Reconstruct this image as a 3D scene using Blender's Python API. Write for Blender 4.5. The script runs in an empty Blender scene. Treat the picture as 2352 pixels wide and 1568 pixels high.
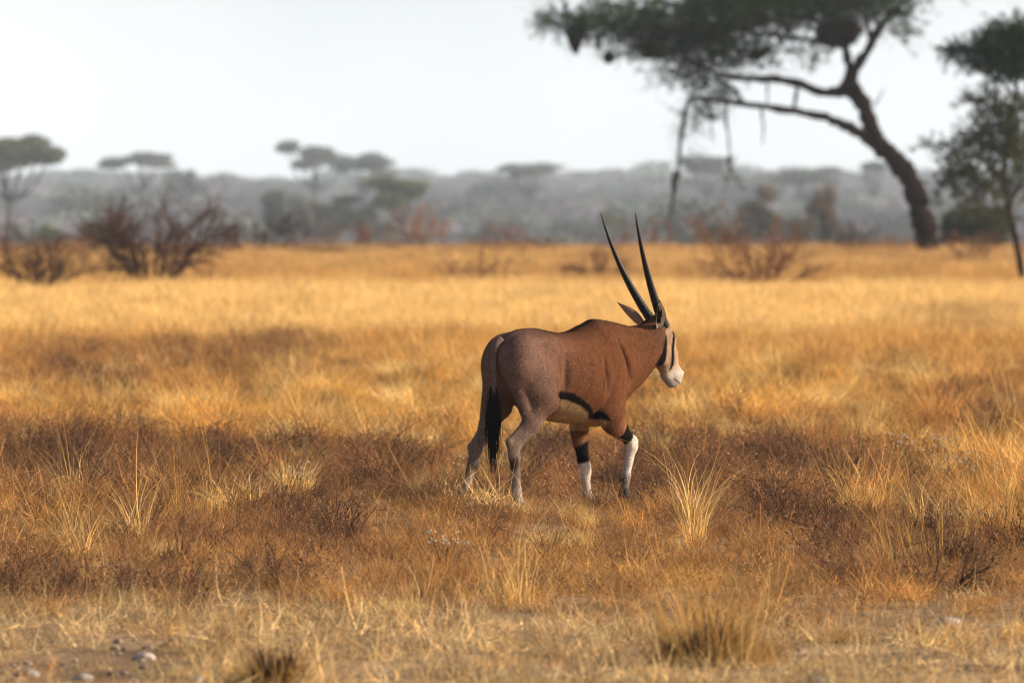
import bpy, math, random
import numpy as np
from mathutils import Vector, Matrix

# ------------------------------------------------------------------ camera, sky, sun, exposure
SC = bpy.context.scene
COL = SC.collection
CAM_H = 1.87          # photographer in a vehicle, metres above the ground
FOC = 21094.0         # focal length in pixels of a 2352 px wide picture (200 mm on a 22.3 mm sensor)
DIST = 58.9           # distance to the antelope
HORIZON = 500.0       # picture row of the horizon

cam = bpy.data.cameras.new("camera")
cam.lens = 200.0
cam.sensor_width = 22.3
cam.clip_start = 0.5
cam.clip_end = 9000.0
cam.dof.use_dof = True
cam.dof.focus_distance = 54.0
cam.dof.aperture_fstop = 3.7
cam.dof.aperture_blades = 0
camo = bpy.data.objects.new("camera", cam)
camo.location = (0, 0, CAM_H)
camo.rotation_euler = (math.radians(90) - math.atan((784.0 - HORIZON) / FOC), 0, 0)
COL.objects.link(camo)
SC.camera = camo

SUN_ELEV, SUN_AZ = math.radians(25), math.radians(88)   # azimuth clockwise from the view direction (+Y)
world = bpy.data.worlds.new("World")
SC.world = world
world.use_nodes = True
wn, wl = world.node_tree.nodes, world.node_tree.links
wn.clear()
w_out = wn.new("ShaderNodeOutputWorld")
w_sky = wn.new("ShaderNodeTexSky")
w_sky.sky_type = 'NISHITA'
w_sky.sun_disc = False
w_sky.sun_elevation = SUN_ELEV
w_sky.sun_rotation = SUN_AZ
w_sky.air_density = 1.0
w_sky.dust_density = 4.0
w_sky.ozone_density = 1.5
w_b1 = wn.new("ShaderNodeBackground")
w_b1.inputs[1].default_value = 0.10
wl.new(w_sky.outputs[0], w_b1.inputs[0])
# a rain veil over the clear sky: the same thin layer everywhere, so it thickens towards the horizon
w_tc = wn.new("ShaderNodeTexCoord")
w_sp = wn.new("ShaderNodeSeparateXYZ")
wl.new(w_tc.outputs["Generated"], w_sp.inputs[0])


def w_math(op, a, b):
    n = wn.new("ShaderNodeMath")
    n.operation = op
    for s_, v_ in ((0, a), (1, b)):
        if isinstance(v_, (int, float)):
            n.inputs[s_].default_value = v_
        else:
            wl.new(v_, n.inputs[s_])
    return n.outputs[0]


w_sin = w_math('MAXIMUM', w_sp.outputs[2], 0.012)
w_thk = w_math('SUBTRACT', 1.0, w_math('POWER', 2.71828, w_math('DIVIDE', -0.07, w_sin)))
w_nz = wn.new("ShaderNodeTexNoise")
w_nz.inputs["Scale"].default_value = 7.0
w_nz.inputs["Detail"].default_value = 4.0
w_rp = wn.new("ShaderNodeValToRGB")
w_rp.color_ramp.elements[0].position = 0.36
w_rp.color_ramp.elements[0].color = (0.505, 0.535, 0.55, 1)
w_rp.color_ramp.elements[1].position = 0.62
w_rp.color_ramp.elements[1].color = (0.63, 0.64, 0.645, 1)
wl.new(w_tc.outputs["Generated"], w_nz.inputs["Vector"])
wl.new(w_nz.outputs["Fac"], w_rp.inputs[0])
w_b2 = wn.new("ShaderNodeBackground")
wl.new(w_rp.outputs[0], w_b2.inputs[0])
w_mx = wn.new("ShaderNodeMixShader")
wl.new(w_thk, w_mx.inputs[0])
wl.new(w_b1.outputs[0], w_mx.inputs[1])
wl.new(w_b2.outputs[0], w_mx.inputs[2])
wl.new(w_mx.outputs[0], w_out.inputs["Surface"])

sun = bpy.data.lights.new("sun", 'SUN')
sun.energy = 5.0
sun.angle = math.radians(3)
sun.color = (1.0, 0.85, 0.64)
suno = bpy.data.objects.new("sun", sun)
sdir = Vector((math.sin(SUN_AZ) * math.cos(SUN_ELEV), math.cos(SUN_AZ) * math.cos(SUN_ELEV), math.sin(SUN_ELEV)))
suno.rotation_euler = sdir.to_track_quat('Z', 'Y').to_euler()
suno.location = (60, 20, 60)
COL.objects.link(suno)

SC.view_settings.view_transform = 'Standard'
SC.view_settings.look = 'None'
SC.view_settings.exposure = 0.78
SC.view_settings.gamma = 1.0
SC.view_settings.use_curve_mapping = False
SC.render.engine = 'CYCLES'
cy = SC.cycles
cy.max_bounces = 6
cy.diffuse_bounces = 3
cy.glossy_bounces = 2
cy.transmission_bounces = 4
cy.transparent_max_bounces = 8
cy.volume_bounces = 1
cy.use_denoising = True
cy.pixel_filter_type = 'BLACKMAN_HARRIS'
cy.filter_width = 1.05
cy.sample_clamp_indirect = 6.0

RNG = np.random.default_rng(7)
random.seed(7)


def ground_z(x, y):
    """Height of the plain: level round the antelope, a low swell 300 m out."""
    x = np.asarray(x, float)
    y = np.asarray(y, float)
    t = np.clip((y - 235.0) / 110.0, 0, 1)
    z = 0.45 * t * t * (3 - 2 * t)
    dip = np.clip((y - 370.0) / 380.0, 0, 1)
    z = z - 4.0 * dip * dip * (3 - 2 * dip)
    rise = np.clip((y - 1800.0) / 3400.0, 0, 1)
    z = z + 22.0 * rise + rise * 2.2 * np.sin(x * .011 + 1.0) * np.sin(y * .0021 + x * .004)
    far = np.clip((y - 80.0) / 120.0, 0, 1)
    z = z + far * 0.10 * np.sin(x * 0.11 + 1.3) * np.sin(y * 0.045)
    z = z + 0.022 * np.sin(x * 0.9 + y * 0.31) * np.sin(y * 0.42 - x * 0.2)
    return z


def at(px, py, d):
    """World point that the picture shows at (px, py) of 2352 x 1568 when it stands d metres away."""
    return Vector(((px - 1176.0) / FOC * d, d, CAM_H + (HORIZON - py) / FOC * d))


def foot(px, d):
    x = (px - 1176.0) / FOC * d
    return Vector((x, d, float(ground_z(x, d))))


def sstep(a, b, x):
    t = np.clip((x - a) / (b - a), 0, 1)
    return t * t * (3 - 2 * t)


# ------------------------------------------------------------------ mesh helpers
class MB:
    """Collects vertices, faces and an optional colour per vertex, then links them as one mesh object."""
    def __init__(self):
        self.v, self.f, self.c, self.n = [], [], [], 0

    def add(self, verts, faces, col=None):
        verts = np.asarray(verts, float)
        self.v.append(verts)
        k = self.n
        if isinstance(faces, np.ndarray):
            self.f.extend((faces + k).tolist())
        else:
            self.f.extend([[i + k for i in f] for f in faces])
        self.n += len(verts)
        c = np.ones((len(verts), 4))
        if col is not None:
            c[:, :3] = np.asarray(col, float)
        self.c.append(c)

    def tube(self, pts, rad, sides=6, col=None, cap=True):
        pts = np.asarray(pts, float)
        rad = np.broadcast_to(np.asarray(rad, float), (len(pts),))
        t = np.gradient(pts, axis=0)
        t /= np.linalg.norm(t, axis=1)[:, None] + 1e-9
        ref = np.array([0.0, 0.0, 1.0]) if abs(t[0][2]) < 0.9 else np.array([1.0, 0.0, 0.0])
        u = np.cross(t[0], ref)
        u /= np.linalg.norm(u)
        a = np.arange(sides) / sides * 2 * math.pi
        vs = []
        for i in range(len(pts)):
            u = u - t[i] * np.dot(u, t[i])
            u /= np.linalg.norm(u) + 1e-9
            w = np.cross(t[i], u)
            vs.append(pts[i] + rad[i] * (np.cos(a)[:, None] * u + np.sin(a)[:, None] * w))
        vs = np.concatenate(vs)
        fs = []
        for i in range(len(pts) - 1):
            for k in range(sides):
                k2 = (k + 1) % sides
                fs.append([i * sides + k, i * sides + k2, (i + 1) * sides + k2, (i + 1) * sides + k])
        if cap:
            fs.append(list(range(sides))[::-1])
            fs.append([(len(pts) - 1) * sides + k for k in range(sides)])
        self.add(vs, fs, col)

    def mesh(self, name, mat, smooth=False):
        me = bpy.data.meshes.new(name)
        me.from_pydata(np.concatenate(self.v).tolist(), [], self.f)
        ca = me.color_attributes.new("tone", 'FLOAT_COLOR', 'POINT')
        ca.data.foreach_set("color", np.concatenate(self.c).astype(np.float32).ravel())
        if smooth:
            me.polygons.foreach_set("use_smooth", [True] * len(me.polygons))
        me.materials.append(mat)
        me.update()
        return me

    def build(self, name, mat, parent=None, smooth=False, loc=None):
        o = bpy.data.objects.new(name, self.mesh(name, mat, smooth))
        COL.objects.link(o)
        if loc is not None:
            o.location = loc
        if parent is not None:
            o.parent = parent
        return o


def empty(name, loc, rz=0.0):
    o = bpy.data.objects.new(name, None)
    o.empty_display_size = 0.2
    o.location = loc
    o.rotation_euler = (0, 0, rz)
    COL.objects.link(o)
    return o


def tag(o, label=None, cat=None, group=None, kind=None):
    if label: o["label"] = label
    if cat: o["category"] = cat
    if group: o["group"] = group
    if kind: o["kind"] = kind
    return o


def lin(r, g, b):
    """sRGB 0..255 to linear."""
    out = []
    for c in (r, g, b):
        c /= 255.0
        out.append(c / 12.92 if c <= 0.04045 else ((c + 0.055) / 1.055) ** 2.4)
    return tuple(out)


# ------------------------------------------------------------------ materials
def new_mat(name):
    m = bpy.data.materials.new(name)
    m.use_nodes = True
    nt = m.node_tree
    nt.nodes.clear()
    out = nt.nodes.new("ShaderNodeOutputMaterial")
    return m, nt, out


def tone_mat(name, base=(1, 1, 1), rough=0.8, spec=0.2, noise=0.25, scale=40.0, bump=0.0, trans=0.0, bump_scale=None):
    """Base colour times the mesh's own 'tone' colour, broken by fine noise; optional light passing through."""
    m, nt, out = new_mat(name)
    N, L = nt.nodes, nt.links
    at_ = N.new("ShaderNodeVertexColor")
    at_.layer_name = "tone"
    mul = N.new("ShaderNodeMix"); mul.data_type = 'RGBA'; mul.blend_type = 'MULTIPLY'
    mul.inputs[0].default_value = 1.0
    mul.inputs[7].default_value = (*base, 1)
    L.new(at_.outputs["Color"], mul.inputs[6])
    tc = N.new("ShaderNodeTexCoord")
    nz = N.new("ShaderNodeTexNoise")
    nz.inputs["Scale"].default_value = scale
    nz.inputs["Detail"].default_value = 5.0
    L.new(tc.outputs["Object"], nz.inputs["Vector"])
    mr = N.new("ShaderNodeMapRange")
    mr.inputs["From Min"].default_value = 0.3; mr.inputs["From Max"].default_value = 0.7
    mr.inputs["To Min"].default_value = 1.0 - noise; mr.inputs["To Max"].default_value = 1.0 + noise
    L.new(nz.outputs["Fac"], mr.inputs["Value"])
    m2 = N.new("ShaderNodeMix"); m2.data_type = 'RGBA'; m2.blend_type = 'MULTIPLY'
    m2.inputs[0].default_value = 1.0
    L.new(mul.outputs[2], m2.inputs[6])
    cmb = N.new("ShaderNodeCombineColor")
    for i in range(3):
        L.new(mr.outputs[0], cmb.inputs[i])
    L.new(cmb.outputs[0], m2.inputs[7])
    bs = N.new("ShaderNodeBsdfPrincipled")
    bs.inputs["Roughness"].default_value = rough
    bs.inputs["Specular IOR Level"].default_value = spec
    L.new(m2.outputs[2], bs.inputs["Base Color"])
    if bump > 0:
        n2 = N.new("ShaderNodeTexNoise")
        n2.inputs["Scale"].default_value = bump_scale or scale
        n2.inputs["Detail"].default_value = 6.0
        L.new(tc.outputs["Object"], n2.inputs["Vector"])
        bp = N.new("ShaderNodeBump")
        bp.inputs["Strength"].default_value = bump
        bp.inputs["Distance"].default_value = 0.02
        L.new(n2.outputs["Fac"], bp.inputs["Height"])
        L.new(bp.outputs[0], bs.inputs["Normal"])
    if trans > 0:
        tr = N.new("ShaderNodeBsdfTranslucent")
        L.new(m2.outputs[2], tr.inputs["Color"])
        mx = N.new("ShaderNodeMixShader")
        mx.inputs[0].default_value = trans
        L.new(bs.outputs[0], mx.inputs[1])
        L.new(tr.outputs[0], mx.inputs[2])
        L.new(mx.outputs[0], out.inputs["Surface"])
    else:
        L.new(bs.outputs[0], out.inputs["Surface"])
    return m

# ------------------------------------------------------------------ the ground
def zone_noise(x, y, s, seed):
    r = np.random.default_rng(seed)
    out = np.zeros_like(x)
    for k in range(6):
        w = r.normal(size=2) * s * (1 + .6 * k)
        out += np.sin(x * w[0] * 1.6 + y * w[1] * .55 + r.uniform(0, 6.28)) / (1 + .4 * k)
    return out / 2.6


def build_ground():
    ys = np.concatenate([np.linspace(-60, 25, 12), np.linspace(28, 130, 120), np.linspace(133, 420, 90), np.linspace(440, 6000, 70)])
    tx = np.linspace(-1, 1, 61)
    V = []
    for y in ys:
        hw = 40 + 0.24 * max(y, 0)
        x = np.sign(tx) * (np.abs(tx) ** 1.4) * hw
        V.append(np.stack([x, np.full_like(x, y), ground_z(x, y)], 1))
    n = len(tx)
    f = np.array([[i * n + k, i * n + k + 1, (i + 1) * n + k + 1, (i + 1) * n + k] for i in range(len(ys) - 1) for k in range(n - 1)])
    mb = MB()
    mb.add(np.concatenate(V), f)
    m, nt, out = new_mat("dry_soil")
    N, L = nt.nodes, nt.links
    tc = N.new("ShaderNodeTexCoord")
    n1 = N.new("ShaderNodeTexNoise"); n1.inputs["Scale"].default_value = .9; n1.inputs["Detail"].default_value = 8
    n2 = N.new("ShaderNodeTexNoise"); n2.inputs["Scale"].default_value = 14; n2.inputs["Detail"].default_value = 8
    L.new(tc.outputs["Object"], n1.inputs["Vector"]); L.new(tc.outputs["Object"], n2.inputs["Vector"])
    r1 = N.new("ShaderNodeValToRGB")
    e = r1.color_ramp.elements
    e[0].position = .32; e[0].color = (.12, .072, .040, 1)
    e[1].position = .68; e[1].color = (.38, .26, .15, 1)
    r2 = N.new("ShaderNodeValToRGB")
    e = r2.color_ramp.elements
    e[0].position = .35; e[0].color = (.55, .52, .50, 1)
    e[1].position = .66; e[1].color = (1.15, 1.1, 1.0, 1)
    mx = N.new("ShaderNodeMix"); mx.data_type = 'RGBA'; mx.blend_type = 'MULTIPLY'; mx.inputs[0].default_value = 1
    L.new(n1.outputs["Fac"], r1.inputs[0]); L.new(n2.outputs["Fac"], r2.inputs[0])
    L.new(r1.outputs[0], mx.inputs[6]); L.new(r2.outputs[0], mx.inputs[7])
    bs = N.new("ShaderNodeBsdfPrincipled"); bs.inputs["Roughness"].default_value = .95
    bs.inputs["Specular IOR Level"].default_value = .1
    bp = N.new("ShaderNodeBump"); bp.inputs["Strength"].default_value = .8; bp.inputs["Distance"].default_value = .03
    L.new(n2.outputs["Fac"], bp.inputs["Height"]); L.new(bp.outputs[0], bs.inputs["Normal"])
    L.new(mx.outputs[2], bs.inputs["Base Color"]); L.new(bs.outputs[0], out.inputs["Surface"])
    g = mb.build("ground", m, smooth=True)
    tag(g, "dry sandy plain of soil under the grass", kind="structure")


build_ground()


# ------------------------------------------------------------------ scattered cover: blades, tufts, instancing
def inst_mat(name, trans=.35, rough=.75, vary=.25):
    """colour comes from the tuft's own tint, with a little blade to blade change"""
    m, nt, out = new_mat(name)
    N, L = nt.nodes, nt.links
    a = N.new("ShaderNodeAttribute"); a.attribute_type = 'INSTANCER'; a.attribute_name = "tint"
    b = N.new("ShaderNodeVertexColor"); b.layer_name = "tone"
    mx = N.new("ShaderNodeMix"); mx.data_type = 'RGBA'; mx.blend_type = 'MULTIPLY'; mx.inputs[0].default_value = 1
    L.new(a.outputs["Color"], mx.inputs[6]); L.new(b.outputs["Color"], mx.inputs[7])
    bs = N.new("ShaderNodeBsdfPrincipled"); bs.inputs["Roughness"].default_value = rough
    bs.inputs["Specular IOR Level"].default_value = .25
    L.new(mx.outputs[2], bs.inputs["Base Color"])
    if trans > 0:
        tr = N.new("ShaderNodeBsdfTranslucent"); L.new(mx.outputs[2], tr.inputs["Color"])
        ms = N.new("ShaderNodeMixShader"); ms.inputs[0].default_value = trans
        L.new(bs.outputs[0], ms.inputs[1]); L.new(tr.outputs[0], ms.inputs[2])
        L.new(ms.outputs[0], out.inputs["Surface"])
    else:
        L.new(bs.outputs[0], out.inputs["Surface"])
    return m


def blades(mb, n, spread, h0, h1, width, lean, r, curl=.4, seg=4, tone=(.65, 1.3), hue=.08, center=(0, 0, 0)):
    """n tapering grass blades rising from a small patch"""
    a = r.uniform(0, 2 * math.pi, n)
    rad = spread * np.sqrt(r.random(n))
    bx, by = rad * np.cos(a), rad * np.sin(a)
    h = r.uniform(h0, h1, n)
    la = a + r.normal(0, .9, n)
    ln = lean * (.3 + r.random(n) * 1.0) * h
    cu = curl * r.random(n) ** 2 * h
    wa = r.uniform(0, math.pi, n)
    wd = width * r.uniform(.6, 1.3, n)
    tn = r.uniform(tone[0], tone[1], n)
    hu = r.normal(0, hue, n)
    for i in range(n):
        t = np.linspace(0, 1, seg)
        out = ln[i] * t ** 1.6 + cu[i] * t ** 3
        x = center[0] + bx[i] + np.cos(la[i]) * out
        y = center[1] + by[i] + np.sin(la[i]) * out
        z = center[2] + h[i] * t - cu[i] * t ** 3 * .7 - .01
        w = wd[i] * (1 - t ** 1.5) * .5 + wd[i] * .08
        dx, dy = np.cos(wa[i]) * w, np.sin(wa[i]) * w
        V = np.empty((2 * seg, 3))
        V[0::2] = np.stack([x - dx, y - dy, z], 1)
        V[1::2] = np.stack([x + dx, y + dy, z], 1)
        k = np.arange(seg - 1) * 2
        f = np.stack([k, k + 1, k + 3, k + 2], 1)
        mb.add(V, f, (tn[i] * (1 + hu[i]), tn[i], tn[i] * (1 - hu[i])))


def tangle(mb, n, w, h, r, width=.0036, tone=(.30, 1.75)):
    """broken stems lying and standing every way through each other"""
    for i in range(n):
        a, e = r.uniform(0, 6.28), r.uniform(-.1, 1.25)
        L = r.uniform(.06, .20)
        d = np.array((math.cos(a) * math.cos(e), math.sin(a) * math.cos(e), math.sin(e)))
        q = w * math.sqrt(r.random())
        b = r.uniform(0, 6.28)
        p = np.array((math.cos(b) * q, math.sin(b) * q, h * r.random() ** 1.6 * .8))
        bend = r.normal(0, .35, 3) * L
        t = np.linspace(0, 1, 4)[:, None]
        P = p + d * L * t + bend * t * t
        P[:, 2] = np.maximum(P[:, 2], -.004)
        sd = np.cross(d, r.normal(size=3)); sd /= np.linalg.norm(sd) + 1e-9
        wd = (width * r.uniform(.6, 1.25) * .5 * (1 - .75 * t))
        V = np.empty((8, 3)); V[0::2] = P - sd * wd; V[1::2] = P + sd * wd
        k = np.arange(3) * 2
        tn = r.uniform(*tone); hu = r.normal(0, .10)
        mb.add(V, np.stack([k, k + 1, k + 3, k + 2], 1), (tn * (1 + hu), tn, tn * (1 - hu)))


def grow(mb, p, d, ln, rad, depth, r, kids=4, wander=.25, up=.1, shrink=.62, seg=5, sides=3, col=None, tips=None, start=.25, fork=.7):
    p = np.array(p, float); d = np.array(d, float); d /= np.linalg.norm(d)
    pts = [p]
    for i in range(seg):
        d = d + r.normal(0, wander, 3) + np.array((0, 0, up))
        d /= np.linalg.norm(d)
        pts.append(pts[-1] + d * ln / seg)
    pts = np.array(pts)
    rr = np.linspace(rad, rad * (.45 if depth > 0 else .25), len(pts))
    mb.tube(pts, rr, sides if depth < 2 else sides + 2, col, cap=False)
    if depth <= 0:
        if tips is not None:
            tips.append((pts[-1], d))
        return
    for k in range(kids):
        t = start + (1 - start) * (k + r.random()) / kids
        q = t * seg
        i = min(int(q), seg - 1)
        pp = pts[i] + (pts[i + 1] - pts[i]) * (q - i)
        dd = pts[i + 1] - pts[i]
        dd = dd / np.linalg.norm(dd) + r.normal(0, fork, 3)
        grow(mb, pp, dd, ln * shrink * r.uniform(.7, 1.15), rad * (.62 - .2 * t), depth - 1, r, kids, wander, up, shrink, max(3, seg - 1), sides, col, tips, start, fork)


def leaf_quads(mb, C, size, r, cols, flat=.0):
    """many small leaf faces with centres C"""
    n = len(C)
    u = r.normal(size=(n, 3)); u[:, 2] *= (1 - flat)
    u /= np.linalg.norm(u, axis=1)[:, None]
    w = r.normal(size=(n, 3)); w[:, 2] *= (1 - flat)
    w -= u * np.sum(u * w, 1)[:, None]
    w /= np.linalg.norm(w, axis=1)[:, None] + 1e-9
    s = size * r.uniform(.6, 1.4, n)[:, None]
    V = np.empty((n * 4, 3))
    V[0::4] = C - u * s; V[1::4] = C + w * s * .45; V[2::4] = C + u * s; V[3::4] = C - w * s * .45
    f = np.arange(n * 4).reshape(n, 4)
    mb.add(V, f, np.repeat(cols, 4, axis=0))


def hidden_collection(name, meshes):
    c = bpy.data.collections.new(name)
    for i, me in enumerate(meshes):
        o = bpy.data.objects.new("%s_%02d" % (name, i), me)
        c.objects.link(o)
    return c


def scatter(name, pos, rot, scl, idx, tint, coll, label):
    """one 'stuff' object: a cloud of points that carries copies of the small plants"""
    me = bpy.data.meshes.new(name)
    me.from_pydata(pos.tolist(), [], [])
    for nm, ty, dat, key in (("rot", 'FLOAT_VECTOR', rot, "vector"), ("scl", 'FLOAT_VECTOR', scl, "vector"),
                             ("idx", 'INT', idx, "value"), ("tint", 'FLOAT_VECTOR', tint, "vector")):
        a = me.attributes.new(nm, ty, 'POINT')
        a.data.foreach_set(key, np.ascontiguousarray(dat, dtype=np.int32 if ty == 'INT' else np.float32).ravel())
    o = bpy.data.objects.new(name, me)
    COL.objects.link(o)
    ng = bpy.data.node_groups.new(name + "_nodes", 'GeometryNodeTree')
    ng.interface.new_socket("Geometry", in_out='INPUT', socket_type='NodeSocketGeometry')
    ng.interface.new_socket("Geometry", in_out='OUTPUT', socket_type='NodeSocketGeometry')
    N, L = ng.nodes, ng.links
    gi, go = N.new("NodeGroupInput"), N.new("NodeGroupOutput")
    ci = N.new("GeometryNodeCollectionInfo")
    ci.inputs["Collection"].default_value = coll
    ci.inputs["Separate Children"].default_value = True
    ci.inputs["Reset Children"].default_value = True
    ip = N.new("GeometryNodeInstanceOnPoints")
    ip.inputs["Pick Instance"].default_value = True
    L.new(gi.outputs[0], ip.inputs["Points"]); L.new(ci.outputs[0], ip.inputs["Instance"])
    for nm, ty, sock in (("idx", 'INT', "Instance Index"), ("rot", 'FLOAT_VECTOR', "Rotation"), ("scl", 'FLOAT_VECTOR', "Scale")):
        na = N.new("GeometryNodeInputNamedAttribute"); na.data_type = ty
        na.inputs["Name"].default_value = nm
        L.new(na.outputs["Attribute"], ip.inputs[sock])
    L.new(ip.outputs[0], go.inputs[0])
    md = o.modifiers.new("scatter", 'NODES')
    md.node_group = ng
    tag(o, label, kind="stuff")
    return o


STRAW = inst_mat("straw_blades", .24)
TWIG = inst_mat("shrublet_twigs", .15, .8)

GOLD = np.array((.62, .35, .092)); PALE = np.array((.72, .50, .20)); BROWN = np.array((.27, .135, .052))
RED = np.array((.088, .042, .024)); ORANGE = np.array((.46, .225, .060)); SAND = np.array((.62, .43, .20)); GREY = np.array((.23, .165, .125))


def cover_variants():
    r = np.random.default_rng(11)
    out = {}
    v = []
    for i in range(6):            # 0-5 golden tufts
        mb = MB(); blades(mb, 34, .085, .12, .34, .0044, .70, r, .7, 5, (.35, 1.6), .10); tangle(mb, 14, .10, .16, r)
        v.append(mb.mesh("golden_tuft", STRAW))
    for i in range(5):            # 6-10 fine wispy tufts
        mb = MB(); blades(mb, 16, .13, .06, .20, .0040, 1.0, r, 1.3, 6, (.35, 1.6), .12); tangle(mb, 34, .15, .13, r)
        v.append(mb.mesh("wispy_tuft", STRAW))
    for i in range(4):            # 11-14 short sandy stubble
        mb = MB(); blades(mb, 14, .13, .015, .09, .0048, 1.4, r, 1.2, 4, (.40, 1.5), .10); tangle(mb, 20, .15, .03, r, .0042)
        v.append(mb.mesh("stubble", STRAW))
    for i in range(4):            # 15-18 long single stalks
        mb = MB()
        blades(mb, 6, .07, .35, .75, .0042, .55, r, .55, 9, (.7, 1.4), .06)
        blades(mb, 12, .06, .12, .30, .0050, .6, r, .5, 5, (.5, 1.4), .08)
        v.append(mb.mesh("stalk_tuft", STRAW))
    for i in range(5):            # 19-23 reddish twiggy shrublets
        mb = MB(); tips = []
        for k in range(9):
            a = r.uniform(0, 6.28)
            grow(mb, (.04 * math.cos(a), .04 * math.sin(a), -.01), (math.cos(a) * .8, math.sin(a) * .8, 1), r.uniform(.16, .30), .0038, 2, r, 4, .34, .02, .58, 4, 3, tuple(np.array((1.0, .98, .92)) * r.uniform(.5, 1.35)), tips)
        T = np.array([t[0] for t in tips])
        T = T[::2]
        leaf_quads(mb, T, .009, r, np.array([1.2, 1.0, .8]) * r.uniform(.5, 1.6, (len(T), 1)))
        v.append(mb.mesh("shrublet", TWIG))
    return v


def far_variants():
    r = np.random.default_rng(12)
    v = []
    for i in range(6):            # 0-5 broad swards for the middle distance
        mb = MB(); blades(mb, 90, .30, .20, .46, .0085, .40, r, .35, 4)
        v.append(mb.mesh("sward", STRAW))
    for i in range(4):            # 6-9 low dark shrublets, coarser
        mb = MB(); tips = []
        for k in range(8):
            a = r.uniform(0, 6.28)
            grow(mb, (.06 * math.cos(a), .06 * math.sin(a), -.01), (math.cos(a), math.sin(a), .9), r.uniform(.25, .42), .006, 2, r, 4, .28, .03, .55, 3, 3, (1, 1, 1), tips)
        T = np.array([t[0] for t in tips])
        leaf_quads(mb, T, .018, r, np.array([1.2, .95, .8]) * r.uniform(.6, 1.5, (len(T), 1)))
        v.append(mb.mesh("far_shrublet", TWIG))
    return v


# patches of the plain, in picture columns and rows of the ground they lie on: (column, row, half width, half height, weight)
RED_PATCH = [(120, 1085, 260, 60, 1.2), (420, 1110, 260, 65, 1.0), (700, 1120, 230, 70, 1.1), (920, 1085, 170, 55, .9), (1250, 1085, 95, 60, 1.1),
             (1440, 1120, 130, 65, 1.0), (1660, 1100, 240, 80, 1.2), (1900, 1125, 210, 60, .9), (2110, 1175, 120, 40, .6), (560, 830, 170, 30, 1.0), (660, 810, 110, 25, .7),
             (190, 885, 150, 22, 1.1), (90, 830, 120, 25, .7), (330, 830, 160, 24, .8), (540, 905, 160, 20, .7), (2230, 770, 150, 16, 1.0), (1750, 800, 90, 12, .5),
             (90, 1345, 190, 50, .7), (330, 1230, 150, 40, .5), (1150, 1270, 120, 45, .5), (2080, 1280, 260, 50, .8), (2250, 950, 150, 25, .7), (1130, 1170, 200, 40, .6),
             (1850, 1230, 200, 40, .4), (480, 1370, 160, 40, .4), (2200, 740, 160, 12, .6), (700, 1240, 200, 40, .5),
             (1380, 640, 120, 10, .9), (1100, 645, 110, 8, .8), (2000, 660, 200, 10, .7), (1650, 650, 110, 10, .8), (2250, 610, 120, 9, .6), (1900, 600, 200, 7, .5)]
GOLD_PATCH = [(1000, 940, 300, 60, 1.2), (700, 960, 350, 45, .9), (150, 960, 200, 40, .7), (1750, 930, 300, 60, 1.1), (2050, 880, 260, 50, .9), (1650, 860, 160, 60, .8),
              (1020, 850, 120, 60, .8), (1270, 1330, 130, 60, .5), (480, 1170, 160, 60, .6), (1650, 1010, 200, 25, .6), (2290, 1180, 90, 60, 1.0), (1100, 1040, 80, 50, .6), (1560, 1310, 160, 60, .5)]
BARE_PATCH = [(180, 1545, 260, 35, 1.2), (330, 1490, 140, 22, .8), (2150, 1425, 220, 28, .9), (640, 1330, 160, 14, .5), (560, 905, 130, 12, .8), (820, 1175, 120, 14, .7), (2000, 1500, 240, 22, .9), (1320, 1548, 160, 18, .9), (2260, 1550, 160, 18, .9), (60, 1470, 120, 14, .7), (1180, 1455, 120, 12, .6), (1100, 1500, 160, 22, .6),
              (2080, 655, 200, 7, 1.0), (1500, 1490, 140, 20, .5), (900, 1545, 150, 20, .7), (650, 1510, 100, 14, .5), (790, 1340, 60, 12, .6)]


def patch(px, py, lst):
    w = np.zeros_like(px)
    for cx, cy_, rx, ry, k in lst:
        w += k * np.exp(-((px - cx) / rx) ** 2 - ((py - cy_) / ry) ** 2)
    return w


def scatter_points(d0, d1, dens, r):
    """random points on the plain between two distances, wider than the picture on both sides"""
    d_edges = np.linspace(d0, d1, 40)
    X, Y = [], []
    for a, b in zip(d_edges[:-1], d_edges[1:]):
        hw = .0558 * b + 1.2 + .035 * b
        n = int(dens * 2 * hw * (b - a))
        X.append(r.uniform(-hw, hw, n)); Y.append(r.uniform(a, b, n))
    x, y = np.concatenate(X), np.concatenate(Y)
    px = 1176 + x / y * FOC
    py = HORIZON + CAM_H / y * FOC
    return x, y, px, py


def clumps(x, y, lo, hi, r0, r1, r):
    """turn clump centres into tufts: index of the centre and scattered positions"""
    cnt = r.integers(lo, hi, len(x))
    own = np.repeat(np.arange(len(x)), cnt)
    rad = r.uniform(r0, r1, len(x))[own] * np.sqrt(r.random(len(own)))
    a = r.uniform(0, 6.28, len(own))
    return own, x[own] + rad * np.cos(a), y[own] + rad * np.sin(a)


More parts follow.
